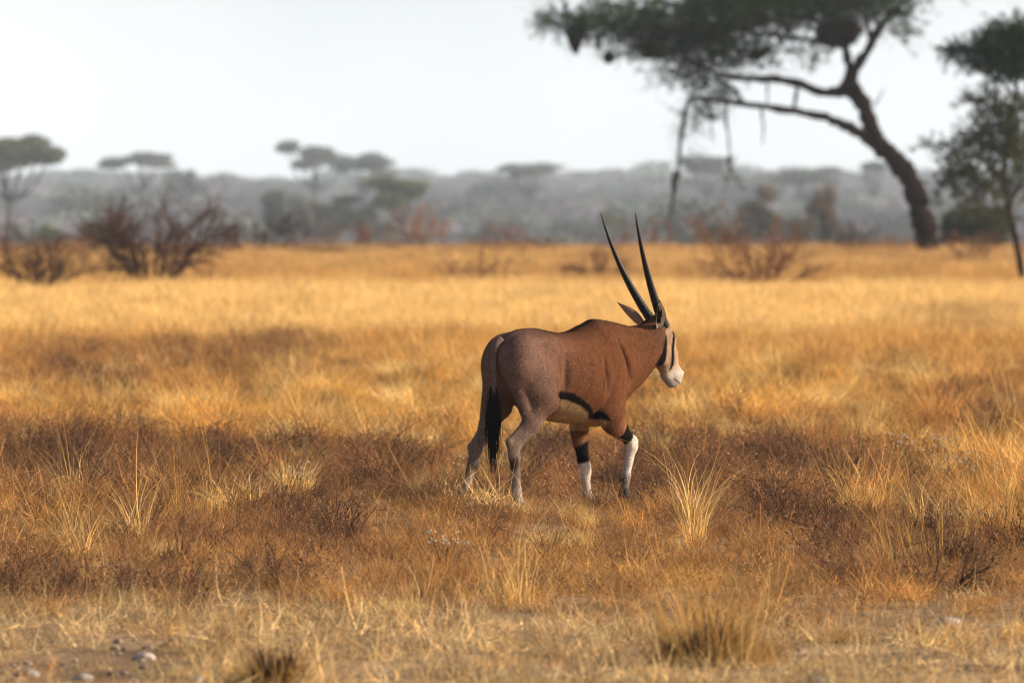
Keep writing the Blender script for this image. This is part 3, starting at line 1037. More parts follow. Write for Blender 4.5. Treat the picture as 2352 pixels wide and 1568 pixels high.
def coat_hair(P, Q, root, m, count=90000):
    """short hair lying back and down over the whole body"""
    r = np.random.default_rng(17)
    N = np.zeros_like(P)
    fn = np.cross(P[Q[:, 2]] - P[Q[:, 0]], P[Q[:, 3]] - P[Q[:, 1]])
    for k in range(4):
        np.add.at(N, Q[:, k], fn)
    N /= np.linalg.norm(N, axis=1)[:, None] + 1e-12
    C = coat(P)
    fi = r.integers(0, len(Q), count)
    w = r.random((count, 4)); w /= w.sum(1)[:, None]
    p = np.einsum('nk,nkd->nd', w, P[Q[fi]]); n = np.einsum('nk,nkd->nd', w, N[Q[fi]])
    n /= np.linalg.norm(n, axis=1)[:, None] + 1e-9
    c = np.einsum('nk,nkd->nd', w, C[Q[fi]]) * np.where(r.random((count, 1)) < .07, r.uniform(1.8, 2.8, (count, 1)), r.uniform(.35, 1.5, (count, 1)))
    flow = np.where((p[:, 2] > .60)[:, None], np.array((-1.0, 0, -.55)), np.array((-.15, 0, -1.0)))
    flow = np.where(((p[:, 0] > .36) & (p[:, 0] <= .93))[:, None], np.array((-.30, 0, -1.0)), flow)
    flow = np.where((p[:, 0] > .93)[:, None], np.array((-.25, 0, .9)), flow) + r.normal(0, .22, (count, 3))
    t = flow - n * np.sum(flow * n, 1)[:, None]
    t /= np.linalg.norm(t, axis=1)[:, None] + 1e-9
    ln = r.uniform(.010, .022, count) * np.where(p[:, 0] > .93, .6, 1)
    tip = p + t * ln[:, None] * .93 + n * ln[:, None] * .24
    s = np.cross(t, n) * .0015
    V = np.empty((count * 3, 3))
    V[0::3] = p - s - n * .001; V[1::3] = p + s - n * .001; V[2::3] = tip
    mb = MB()
    mb.add(V, np.arange(count * 3).reshape(-1, 3), np.repeat(c, 3, axis=0))
    tag(mb.build("coat_hair", m, root), kind="stuff")


def build_oryx():
    TH = 42.0
    c = foot(1176, DIST)
    ox = (1750 + 700 / 1.568) / 4096 * 2352          # picture column of the animal's own origin
    base = Vector(((ox - 1176) / FOC * DIST, DIST, 0.0))
    root = empty("antelope", base, math.radians(TH))
    tag(root, "brown oryx with long straight black horns walking right through dry grass", "antelope")
    P, Q = build_body()
    mb = MB()
    mb.add(P, Q, coat(P))
    m = tone_mat("oryx_coat", rough=.9, spec=.06, noise=.18, scale=90, bump=.12, bump_scale=120)
    body = mb.build("body", m, root, smooth=True)
    coat_hair(P, Q, root, m)
    horn_m = tone_mat("oryx_horn", base=lin(20, 17, 16), rough=.5, spec=.22, noise=.3, scale=60)
    dark_m = tone_mat("oryx_dark_hair", base=lin(16, 13, 13), rough=.8, spec=.08, noise=.3, scale=30)
    hoof_m = tone_mat("oryx_hoof", base=lin(40, 35, 34), rough=.6, noise=.3, scale=50)
    eye_m = tone_mat("oryx_eye", base=(.012, .009, .008), rough=.08, spec=.6, noise=0)
    # horns: ringed for the lower half, smooth towards the point
    for s in (-1, 1):
        hb = MB()
        a = np.array((.975, s * .040, 1.165)); b = np.array((.600, s * .165, 1.905))
        n = 420
        t = np.linspace(0, 1, n)
        bow = np.array((-.035, s * .010, -.020))
        pts = a + (b - a) * t[:, None] + bow * (4 * t * (1 - t))[:, None]
        r = .0315 * (1 - t) ** .72 * (1 - .12 * t) + .0012
        ring = np.where(t < .60, .0042 * np.maximum(0, np.sin(t * 2 * math.pi * 38)) * (1 - t / .66), 0)
        hb.tube(pts, r + ring, 14)
        hb.build("horn", horn_m, root, smooth=True)
    # ears: cupped leaves, dark lined
    for s in (-1, 1):
        eb = MB()
        base_p = np.array((.895, s * .070, 1.155))
        tip = np.array((.835, -.140, 1.345)) if s < 0 else np.array((.795, .225, 1.325))
        ax_ = tip - base_p; L = np.linalg.norm(ax_); ax_ /= L
        outw = np.array((-.25, s * 1.0, .1)) if s < 0 else np.array((.95, s * .1, .15))
        outw = outw - ax_ * np.dot(outw, ax_); outw /= np.linalg.norm(outw)
        side = np.cross(ax_, outw)
        nu, nv = 22, 15
        V, Cc = [], []
        fawn, blk, wht = np.array(lin(140, 104, 82)), np.array(lin(18, 15, 16)), np.array(lin(196, 178, 160))
        for lay in (0, 1):
            for i in range(nu):
                u = i / (nu - 1)
                w = .047 * (math.sin(math.pi * min(1, u * .86 + .12)) ** .7) * (1 - u ** 5) + .001
                for k in range(nv):
                    v = k / (nv - 1) * 2 - 1
                    cup = .034 * (v * v) * (1 - .5 * u) * math.sin(math.pi * min(1, u * .9 + .08))
                    p = base_p + ax_ * (u * L) + side * (w * v * (1 - .25 * abs(v))) + outw * (cup - (.006 if lay == 0 else 0) * (1 - abs(v) ** 3) * (1 - u))
                    V.append(p)
                    if lay == 0:
                        col = fawn * (1 - .8 * sstep(.75, 1, u)) + blk * .8 * sstep(.75, 1, u)
                        col = col * (1 - sstep(.85, 1.0, abs(v))) + blk * sstep(.85, 1.0, abs(v))
                    else:
                        lobes = abs(v + .1) < .60 - .5 * abs(u - .48) and .18 < u < .80 and not (abs(v - .1) < .10 and u > .60)
                        col = blk if lobes else wht
                        if u > .90 or abs(v) > .93:
                            col = blk
                    Cc.append(col)
        fs = []
        for lay in (0, 1):
            o = lay * nu * nv
            for i in range(nu - 1):
                for k in range(nv - 1):
                    q = [o + i * nv + k, o + i * nv + k + 1, o + (i + 1) * nv + k + 1, o + (i + 1) * nv + k]
                    fs.append(q if lay == 0 else q[::-1])
        eb.add(V, fs, np.array(Cc))
        eb.build("ear", tone_mat("oryx_ear", rough=.8, noise=.15, scale=80), root, smooth=True)
    # eyes
    for s in (-1, 1):
        bm_ = MB()
        u, v = np.meshgrid(np.linspace(0, 2 * math.pi, 17)[:-1], np.linspace(0.05, math.pi - .05, 9))
        sp = np.stack([np.sin(v) * np.cos(u), np.sin(v) * np.sin(u), np.cos(v)], -1).reshape(-1, 3) * .0175
        fs = [[r * 16 + k, r * 16 + (k + 1) % 16, (r + 1) * 16 + (k + 1) % 16, (r + 1) * 16 + k] for r in range(8) for k in range(16)]
        bm_.add(sp + np.array((1.030, s * .058, 1.100)), fs)
        bm_.build("eye", eye_m, root, smooth=True)
    # hooves: two toes each, one mesh per foot
    for J, lift in ((HR, 0), (HL, 0), (FR, 1), (FL, 0)):
        o_ = np.array(J["hoof"]); f_ = np.array(J["fet"])
        hb = MB()
        down = np.array((0, 0, -1.0)); fwd = np.array((1.0, 0, 0))
        if lift:
            down = (o_ - f_) / np.linalg.norm(o_ - f_)
            fwd = np.array((-down[2], 0, down[0])); fwd = fwd if fwd[0] > 0 else -fwd
        top = o_ + np.array((-.008, 0, .055)) if not lift else o_ - down * .05
        for s in (-1, 1):
            rings = []
            for (h, l0, l1, wd) in ((0, -.024, .030, .017), (.025, -.027, .042, .020), (.05, -.030, .056, .021), (.056, -.028, .054, .019)):
                a = np.linspace(0, 2 * math.pi, 13)[:-1]
                cx = (l0 + l1) / 2; rx = (l1 - l0) / 2
                ring = top + np.outer(cx + rx * np.cos(a), fwd) + down * h + np.outer(s * .0175 + wd * np.sin(a) * (1 - .45 * np.maximum(0, np.cos(a))), np.array((0, 1.0, 0)))
                rings.append(ring)
            V = np.concatenate(rings)
            fs = [[r * 12 + k, r * 12 + (k + 1) % 12, (r + 1) * 12 + (k + 1) % 12, (r + 1) * 12 + k] for r in range(3) for k in range(12)]
            fs.append(list(range(36, 48)))
            fs.append(list(range(12))[::-1])
            hb.add(V, fs)
            hb.build("hoof", hoof_m, root, smooth=True)
            hb = MB()
            dc = f_ + np.array((-.030, s * .018, -.012))
            hb.tube([dc, dc + np.array((-.012, 0, -.022))], [.011, .004], 6)
            hb.build("dewclaw", hoof_m, root, smooth=True)
            hb = MB()
    # tail: fawn stem, then a long black brush of hair
    r = np.random.default_rng(3)
    tb = MB()
    stem = np.array([(-.425, 0, 1.095), (-.462, -.004, 1.06), (-.492, -.014, .98), (-.503, -.030, .88), (-.508, -.038, .80), (-.512, -.042, .72)])
    tt = np.linspace(0, 1, 30)
    st = np.stack([np.interp(tt, np.linspace(0, 1, 6), stem[:, i]) for i in range(3)], 1)
    tb.tube(st, np.interp(tt, [0, .3, .7, 1], [.032, .023, .017, .013]), 10, np.array([lin(92, 70, 60)]))
    tail = tb.build("tail", tone_mat("oryx_tail", rough=.8, noise=.2, scale=80), root, smooth=True)
    hb = MB()
    for i in range(520):
        t0 = r.uniform(.72, 1.0)
        p = np.array([np.interp(t0, tt, st[:, k]) for k in range(3)])
        ln = r.uniform(.24, .51) * (1 if r.random() > .2 else .7)
        sp = np.clip(r.normal(0, 1, 2), -1.7, 1.7)
        pts = []
        for q in np.linspace(0, 1, 7):
            bul = math.sin(math.pi * min(1, q * .8)) * .021
            pts.append(p + np.array((sp[0] * bul - .004 * q, sp[1] * bul * 1.15 + .012 * math.sin(3 * q + i * .7) * q + .006 * q, -ln * q)))
        hb.tube(pts, np.interp(np.linspace(0, 1, 7), [0, .2, 1], [.0022, .003, .0006]), 3, cap=False)
    hb.build("tail_tuft", dark_m, tail)
    # mane: short upright hair along withers and neck
    mb = MB()
    xs = np.linspace(.12, .84, 1500)
    topx = [.08, .18, .28, .37, .46, .54, .6, .7, .8, .88]
    topz = [1.122, 1.134, 1.166, 1.190, 1.184, 1.170, 1.163, 1.161, 1.171, 1.188]
    for x_ in np.repeat(xs, 3):
        y_ = r.normal(0, .010)
        z_ = np.interp(x_, topx, topz) - abs(y_) * .2 - .010
        ht = (np.interp(x_, [.10, .25, .40, .6, .84], [.010, .026, .027, .016, .013])) * r.uniform(.6, 1.15)
        lean = -.55 * ht
        a = np.array((x_, y_, z_)); b = a + np.array((lean * .4, r.normal(0, .003), ht * .6)); c_ = a + np.array((lean, r.normal(0, .005), ht))
        mb.tube([a, b, c_], [.0024, .0019, .0005], 3, np.array([(3.5, 2.4, 1.8)]) if r.random() < .3 else None, cap=False)
    mb.build("mane", dark_m, root)
    return root


ORYX = build_oryx()

# ------------------------------------------------------------------ bushes of the plain
BARK_DARK = tone_mat("dark_twig_bark", base=lin(72, 48, 34), rough=.85, noise=.3, scale=20)
BARK_BROWN = tone_mat("brown_twig_bark", base=lin(112, 72, 46), rough=.85, noise=.3, scale=20)


def bare_bush(px, d, width, height, n, seed, mat, label, group, kids=5, rad=.022, lean=0.9, leaves=0, leafcol=(.12, .07, .04)):
    """a leafless many-stemmed thorn bush"""
    r = np.random.default_rng(seed)
    root = empty("thorn_bush", foot(px, d))
    tag(root, label, "bush", group)
    tips = []
    if True:
        for i in range(n):
            mb = MB()
            a = i / n * 2 * math.pi * 2.4 + r.normal(0, .3)
            rr = (.25 + .75 * r.random()) * width * .5
            h = height * (1 - .35 * (rr / (width * .5)) ** 2) * r.uniform(.75, 1.0)
            d_ = np.array((math.cos(a) * rr * lean, math.sin(a) * rr * lean, h))
            b = np.array((math.cos(a) * width * .07, math.sin(a) * width * .07, -.03))
            grow(mb, b, d_, np.linalg.norm(d_) * .80, rad * r.uniform(.7, 1.2), 3, r, kids, .16, .02, .48, 5, 3, (1, 1, 1), tips, .22, .55)
            mb.build("stem", mat, root)
    if leaves:
        T = np.array([t[0] for t in tips])
        T = T[r.integers(0, len(T), leaves)] + r.normal(0, .05, (leaves, 3))
        mb = MB()
        leaf_quads(mb, T, .035, r, np.array(leafcol) * r.uniform(.5, 1.5, (leaves, 1)))
        mb.build("foliage", LEAF, root)
    return root


LEAF = tone_mat("small_leaves", rough=.9, spec=.05, noise=.15, scale=3, trans=.22)

BUSHES = "bare thorn bushes scattered over the plain"
bare_bush(350, 236, 5.0, 2.9, 24, 31, BARK_DARK, "largest bare dark brown bush, standing on the left of the plain", BUSHES, 5, .042, leaves=2500, leafcol=(.07, .036, .028))
bare_bush(85, 222, 3.2, 1.55, 20, 32, BARK_DARK, "low dark bush at the far left edge, left of the largest bare bush", BUSHES, 5, .026, leaves=1000, leafcol=(.10, .05, .03))
bare_bush(480, 231, 1.8, 1.2, 9, 33, BARK_BROWN, "small brown bush just right of the largest bare bush", BUSHES, 4, .014)
bare_bush(1745, 229, 3.6, 2.1, 15, 34, BARK_BROWN, "wide fan shaped brown bush below the flat topped acacia, right of the horns", BUSHES, 5, .032, leaves=500, leafcol=(.14, .08, .045))
bare_bush(1375, 262, 2.8, 1.25, 10, 35, BARK_BROWN, "reddish low bush directly behind the antelope's back, left of the horns", BUSHES, 4, .022, leaves=700, leafcol=(.16, .07, .04))
bare_bush(1095, 250, 3.0, .95, 10, 36, BARK_BROWN, "lowest flat brown bush on the plain, left of the antelope's horns", BUSHES, 4, .02, leaves=700, leafcol=(.17, .08, .04))
bare_bush(1610, 236, 1.7, .95, 9, 37, BARK_BROWN, "little bush at the left foot of the wide fan shaped brown bush", BUSHES, 4, .013)
bare_bush(630, 345, 3.2, 2.2, 12, 38, BARK_DARK, "blackish bush on the far edge of the grass, right of the largest bare bush", BUSHES, 4, .03, leaves=2600, leafcol=(.035, .022, .018))
bare_bush(965, 352, 2.8, 2.0, 10, 39, BARK_BROWN, "orange brown rounded bush on the far edge of the grass near picture centre", BUSHES, 4, .02, leaves=2200, leafcol=(.30, .13, .045))
bare_bush(1640, 350, 3.6, 2.0, 10, 40, BARK_BROWN, "blurred orange bush behind the wide fan shaped brown bush", BUSHES, 4, .02, leaves=700, leafcol=(.26, .12, .05))
bare_bush(15, 330, 2.6, 1.7, 10, 41, BARK_DARK, "reddish bush at the left edge on the far side of the grass", BUSHES, 4, .022, leaves=500, leafcol=(.12, .04, .03))


for a_ in ((210, 342, 2.6, 1.7, 10, 42, BARK_DARK, "dull red bush on the far grass edge behind the largest bare bush", BUSHES, 4, .022),
           (525, 340, 2.2, 1.7, 10, 43, BARK_DARK, "dark brown bush on the far grass edge, left neighbour of the blackish one", BUSHES, 4, .022),
           (800, 350, 2.6, 1.5, 10, 44, BARK_BROWN, "pale brown bush on the far grass edge between the blackish and orange ones", BUSHES, 4, .02),
           (1150, 348, 2.4, 1.6, 10, 45, BARK_BROWN, "brown bush on the far grass edge right of the orange one", BUSHES, 4, .02),
           (1490, 346, 3.0, 1.6, 10, 46, BARK_BROWN, "brown bush on the far grass edge directly behind the horns", BUSHES, 4, .02),
           (1960, 345, 2.2, 1.5, 10, 47, BARK_DARK, "small dark bush on the far grass edge left of the leaning trunk", BUSHES, 4, .02),
           (2230, 300, 3.0, 1.1, 10, 48, BARK_BROWN, "low brown bush in the grass between the leaning trunk and the right edge", BUSHES, 4, .018)):
    bare_bush(*a_, leaves=900, leafcol=(.15, .075, .045) if a_[6] is BARK_BROWN else (.075, .04, .032))


# ------------------------------------------------------------------ trees
BARK = tone_mat("acacia_bark", base=lin(32, 20, 16), rough=.95, spec=.05, noise=.45, scale=6, bump=.8, bump_scale=9)
DEAD = tone_mat("dead_wood", base=lin(58, 48, 46), rough=.9, noise=.3, scale=9)
NEST = tone_mat("nest_straw", base=lin(38, 27, 22), rough=.95, noise=.5, scale=14)


def smooth_path(pts, n=28):
    pts = np.array(pts, float)
    t = np.linspace(0, 1, len(pts)); tt = np.linspace(0, 1, n)
    p = np.stack([np.interp(tt, t, pts[:, i]) for i in range(pts.shape[1])], 1)
    ker = np.array([1, 2, 3, 2, 1.]); ker /= ker.sum()
    q = np.stack([np.convolve(np.pad(p[:, i], 2, mode='edge'), ker, 'valid') for i in range(p.shape[1])], 1)
    q[0], q[-1] = p[0], p[-1]
    return q


def limb(name, root, pix, d, mat, sides=9, n=28, col=None):
    """a branch through picture points (column, row, depth offset, width in picture pixels) at distance d"""
    P = smooth_path([(*at(a, b, d + o), w / FOC * d / 2) for a, b, o, w in pix], n)
    mb = MB()
    off = np.array(root.location)
    r = np.random.default_rng(int(pix[0][0]))
    rad = P[:, 3] * .93 * (1 + .10 * np.sin(np.arange(len(P)) * .9 + pix[0][1]) + r.normal(0, .07, len(P)))
    P[1:-1, :3] += r.normal(0, .12, (len(P) - 2, 3)) * P[1:-1, 3:4]
    mb.tube(P[:, :3] - off, rad, sides, col)
    mb.build(name, mat, root, smooth=True)
    return P[:, :3]


def sprays(leafmb, twigmb, pads, d, root, r, leaf=.045, per=26, twig=.010, cols=None, spread=1.0):
    """feathery shoots filling flattened pads: (column, row, half width px, half height px, depth offset, half depth m, count)"""
    off = np.array(root.location)
    for (a, b, rx, ry, o, rd, n) in pads:
        c = np.array(at(a, b, d + o)) - off
        sx, sz = rx / FOC * d, ry / FOC * d
        u = r.normal(size=(n, 3)); u /= np.linalg.norm(u, axis=1)[:, None]
        u *= (r.random(n) ** .45)[:, None]
        base = c + u * np.array((sx, rd, sz))
        tone = r.uniform(.65, 1.3)
        for i in range(n):
            dirv = u[i] * np.array((1, 1, .55)) + r.normal(0, .45, 3) * np.array((1, 1, .6)) + np.array((0, 0, .05))
            dirv /= np.linalg.norm(dirv) + 1e-9
            ln = r.uniform(.35, .85) * spread
            q = np.linspace(0, 1, 4)[:, None]
            path = base[i] + dirv * ln * q + np.array((0, 0, -.10 * ln)) * q ** 2
            twigmb.tube(path, [twig, twig * .8, twig * .6, twig * .3], 3, cap=False)
            t = r.random(per)[:, None]
            C = base[i] + dirv * ln * t + r.normal(0, .055 * spread, (per, 3))
            k = cols[r.integers(0, len(cols))]
            leaf_quads(leafmb, C, leaf, r, np.array(k) * (tone * r.uniform(.7, 1.3, (per, 1))), .2)


def flat_acacia():
    d = 330.0
    b = at(2127, 563, d)
    root = empty("acacia_tree", (b.x, d, float(ground_z(b.x, d)) - .05))
    tag(root, "large flat topped acacia with a leaning dark trunk on the right", "tree")
    limb("trunk", root, [(2135, 604, 0, 70), (2131, 578, 0, 62), (2127, 550, 0, 57), (2120, 500, 0, 54), (2106, 450, 0, 53), (2084, 400, 0, 51), (2050, 358, 0, 47), (2005, 318, 0, 44),
                         (1996, 280, 0, 40), (1988, 245, 0, 38), (1962, 215, 0, 42), (1945, 200, 0, 40)], d, BARK, 14, 60)
    limb("limb", root, [(2005, 322, 0, 34), (1960, 297, -.3, 26), (1905, 272, -.6, 22), (1860, 262, -.8, 20), (1790, 250, -1.0, 17), (1700, 238, -1.2, 15), (1640, 232, -1.3, 13), (1598, 225, -1.4, 12),
                        (1580, 232, -1.4, 11), (1574, 262, -1.4, 9)], d, BARK, 10, 50)
    limb("limb", root, [(1950, 205, 0, 34), (1915, 214, .3, 25), (1880, 212, .5, 22), (1848, 196, .8, 22), (1800, 184, 1.2, 20), (1740, 182, 1.6, 17), (1680, 178, 2.0, 14), (1620, 160, 2.3, 12), (1540, 130, 2.6, 9), (1430, 100, 3.0, 6)], d, BARK, 10, 50)
    limb("limb", root, [(1940, 215, 0, 40), (1952, 180, -.2, 32), (1968, 150, -.4, 26), (1992, 118, -.8, 22), (2005, 92, -1.0, 20), (2022, 60, -1.3, 18), (2055, 25, -1.6, 16), (2095, -15, -2.0, 14), (2150, -60, -2.4, 10)], d, BARK, 10, 50)
    limb("limb", root, [(1955, 165, 0, 24), (1946, 130, .4, 20), (1938, 100, .8, 18), (1910, 95, 1.0, 14), (1840, 92, 1.4, 11), (1760, 80, 1.8, 9), (1640, 60, 2.2, 7)], d, BARK, 9, 40)
    limb("limb", root, [(1938, 100, .8, 15), (1920, 55, 1.2, 12), (1880, 10, 1.8, 10), (1820, -40, 2.4, 7)], d, BARK, 8, 24)
    limb("limb", root, [(2000, 90, -1.0, 14), (1990, 45, -1.9, 11), (1960, 0, -2.8, 9), (1900, -50, -3.8, 6)], d, BARK, 8, 24)
    limb("limb", root, [(1822, 258, -.9, 9), (1826, 230, -.3, 9), (1832, 200, .7, 10)], d, BARK, 7, 14)
    limb("limb", root, [(1705, 236, -1.2, 9), (1690, 205, -1.0, 10), (1660, 190, -1.0, 9), (1600, 165, -1.2, 7), (1480, 120, -1.6, 5)], d, BARK, 7, 24)
    limb("limb", root, [(2006, 245, 0, 5), (2018, 228, 0, 4), (2030, 205, .1, 2)], d, DEAD, 5, 8)
    # dead shoots that hang from the lower limb
    r = np.random.default_rng(51)
    for (a, b0, b1, dx, w, wig) in ((1574, 255, 405, -18, 10, 6), (1556, 395, 500, -22, 9, 5), (1562, 400, 450, -18, 6, 3), (1670, 235, 370, 4, 6, 3), (1672, 360, 440, -8, 4, 5), (1676, 360, 440, 30, 5, 4),
                                    (1632, 235, 330, 4, 4, 3), (1752, 250, 330, -3, 5, 3), (1760, 185, 250, 3, 4, 3), (1590, 235, 300, 16, 4, 4)):
        n = 9
        t = np.linspace(0, 1, n)
        pix = [(a + dx * q * q + wig * 1.1 * math.sin(3.1 * q + a) + r.normal(0, wig * .5), b0 + (b1 - b0) * q, -1.3 + r.normal(0, .05), 1.5 * w * (1 - .6 * q)) for q in t]
        P = limb("hanging_branch", root, pix, d, DEAD, 6, 18)
    # crown
    lm, tm = MB(), MB()
    olive = [(.016, .042, .008), (.026, .056, .012), (.012, .032, .008), (.042, .064, .016)]
    pads = [(1300, 50, 55, 26, 2.5, 1.2, 90), (1390, 62, 80, 30, 2.0, 1.6, 150), (1480, 72, 80, 32, 1.0, 2.0, 170), (1580, 70, 90, 42, 0, 2.6, 230), (1680, 60, 90, 48, 0, 3.0, 260),
            (1780, 32, 90, 40, 0, 3.0, 230), (1880, 20, 80, 36, 0, 3.0, 200), (1980, 10, 80, 34, -.5, 3.0, 180), (2060, 30, 50, 34, -1, 2.4, 70), (1640, 118, 80, 30, 0, 2.4, 150), (1540, 110, 60, 22, 0, 2.2, 90),
            (1450, 25, 90, 22, -2.0, 2.0, 110), (1600, 20, 100, 30, -2, 3.0, 190), (1720, -10, 120, 34, -2, 3.2, 200), (1860, -30, 120, 30, 0, 4.0, 200), (2020, -40, 120, 34, 0, 4.0, 170), (2160, -55, 90, 30, 0, 3.0, 80),
            (1720, 130, 60, 26, .5, 1.6, 60), (1800, 105, 60, 22, .5, 1.6, 40), (1620, 175, 60, 34, -1, 1.4, 45), (1560, 160, 50, 26, -1, 1.4, 35), (1470, 122, 40, 14, 1, 1.2, 22), (1600, 255, 30, 34, -1.3, .9, 24), (1640, 215, 40, 26, -1.2, 1.0, 26),
            (1700, -5, 140, 30, 4.5, 1.8, 150), (1700, -5, 140, 30, -5, 1.8, 150), (1900, -40, 140, 30, 5, 1.8, 120), (1900, -40, 140, 30, -5.5, 1.8, 120), (1870, 130, 40, 16, .4, 1.0, 16), (2075, 75, 24, 16, -1, .8, 12)]
    sprays(lm, tm, pads, d, root, r, .060, 22, .010, olive, 1.15)
    tw = [(1330, 95, 60, 22, 2.3, 1.0, 40), (1430, 120, 70, 26, 1.5, 1.2, 60), (1540, 165, 70, 34, -.6, 1.4, 70), (1620, 205, 60, 40, -1.0, 1.2, 60), (1590, 290, 26, 50, -1.3, .6, 40), (1720, 150, 70, 30, .5, 1.4, 50), (1830, 130, 60, 20, .6, 1.2, 30), (2060, 70, 50, 26, -1.2, 1.0, 30), (1270, 45, 40, 22, 2.6, .8, 40), (1660, 260, 30, 30, -1.3, .6, 20), (1556, 430, 10, 50, -1.3, .25, 14), (1682, 410, 14, 34, -1.3, .25, 12), (1572, 330, 12, 50, -1.3, .3, 16)]
    sprays(lm, tm, tw, d, root, r, .030, 8, .009, [(.06, .05, .04)], 1.1)
    lm.build("crown", LEAF, root)
    tm.build("twigs", BARK, root)


flat_acacia()


def more(pads, k):
    return [(a, b, rx, ry, o, rd, int(n * k)) for a, b, rx, ry, o, rd, n in pads]


def side_acacia():
    d = 252.0
    root = empty("acacia_tree", foot(2346, d))
    tag(root, "slender acacia at the right edge with layered dark green foliage", "tree")
    limb("trunk", root, [(2348, 668, 0, 20), (2344, 610, 0, 17), (2332, 540, 0, 16), (2316, 480, 0, 15), (2308, 430, 0, 14), (2306, 370, .2, 12), (2316, 300, .3, 11), (2330, 220, .3, 10), (2345, 150, .2, 8), (2350, 80, 0, 6)], d, BARK, 10, 50)
    limb("limb", root, [(2309, 430, 0, 9), (2285, 390, -.4, 7), (2250, 360, -.8, 6), (2205, 350, -1.2, 4)], d, BARK, 7, 20)
    limb("limb", root, [(2316, 480, 0, 9), (2340, 430, .5, 8), (2370, 390, 1.0, 6), (2420, 370, 1.4, 4)], d, BARK, 7, 20)
    limb("limb", root, [(2330, 220, .3, 8), (2295, 185, .8, 6), (2240, 160, 1.2, 5), (2190, 130, 1.6, 3)], d, BARK, 7, 20)
    limb("limb", root, [(2322, 270, .3, 6), (2360, 225, -.6, 5), (2420, 190, -1.2, 4)], d, BARK, 7, 20)
    r = np.random.default_rng(61)
    lm, tm = MB(), MB()
    green = [(.020, .046, .014), (.032, .062, .020), (.016, .034, .013)]
    dusty = [(.075, .082, .042), (.058, .066, .036), (.095, .098, .052)]
    sprays(lm, tm, more([(2310, 105, 70, 32, 0, 1.3, 190), (2230, 120, 50, 18, .8, .8, 70), (2390, 95, 80, 34, 0, 1.4, 160), (2290, 150, 60, 28, .4, 1.0, 110), (2360, 160, 60, 26, -.6, 1.0, 90), (2190, 120, 26, 10, 1.2, .4, 14), (2330, 65, 50, 18, 0, .8, 70)], 1.25), d, root, r, .046, 26, .006, green, .75)
    sprays(lm, tm, more([(2270, 315, 70, 30, -.3, 1.0, 120), (2200, 350, 50, 26, -1, .8, 62), (2330, 350, 70, 46, .3, 1.2, 150), (2250, 400, 70, 36, -.6, 1.0, 110), (2190, 405, 36, 22, -1.1, .6, 32), (2400, 360, 70, 60, 1, 1.2, 120), (2300, 240, 50, 34, 0, .9, 60),
                    (2250, 445, 44, 24, -.6, .8, 40), (2355, 430, 50, 34, .8, .9, 60), (2230, 480, 30, 20, -.6, .6, 16), (2355, 255, 50, 34, -.4, .9, 60), (2140, 330, 20, 16, -1.2, .4, 8), (2250, 235, 46, 24, .4, .8, 50), (2290, 285, 50, 26, 0, .8, 60), (2170, 460, 30, 24, -1.0, .5, 14), (2280, 500, 40, 22, -.4, .6, 22)], 1.15), d, root, r, .044, 24, .006, dusty, .75)
    lm.build("crown", LEAF, root)
    tm.build("twigs", BARK, root)


side_acacia()


# ------------------------------------------------------------------ weaver nests in the big acacia
def nest(px, py, w, h, d, seed, label, tail=0.0):
    r = np.random.default_rng(seed)
    c = at(px, py, d)
    sx, sz = w / FOC * d, h / FOC * d
    nu, nv = 18, 12
    V = []
    for i in range(nv + 1):
        v = math.pi * i / nv
        for k in range(nu):
            u = 2 * math.pi * k / nu
            q = 1 + .10 * math.sin(3 * u + seed) * math.sin(2 * v) + r.normal(0, .05)
            V.append((math.sin(v) * math.cos(u) * sx * q, math.sin(v) * math.sin(u) * sx * .85 * q, math.cos(v) * sz * q - (tail * max(0, -math.cos(v)) ** 3)))
    f = [[i * nu + k, i * nu + (k + 1) % nu, (i + 1) * nu + (k + 1) % nu, (i + 1) * nu + k] for i in range(nv) for k in range(nu)]
    mb = MB()
    mb.add(V, f)
    for i in range(160):
        a = r.normal(size=3); a /= np.linalg.norm(a)
        p = a * np.array((sx, sx * .85, sz))
        t = np.cross(a, r.normal(size=3)); t /= np.linalg.norm(t)
        mb.tube([p * .9, p * 1.05 + t * sx * .12, p * 1.12 + t * sx * .3], [.014, .011, .004], 3, cap=False)
    o = mb.build("bird_nest", NEST, None, loc=c)
    tag(o, label, "nest", "weaver nests hanging in the flat topped acacia")


nest(1925, 75, 54, 34, 330.6, 1, "huge dark nest in the fork of the flat topped acacia")
nest(1322, 76, 22, 16, 332.3, 2, "dark nest with a hanging spout at the crown's left end", .55)
nest(1398, 132, 13, 14, 331.8, 3, "small round nest hanging below the crown's left end")
nest(1500, 122, 24, 13, 331.2, 4, "wide flattened nest under the crown, right of the small round nest")
nest(1738, 128, 13, 12, 330.8, 5, "little dark nest under the middle of the crown")


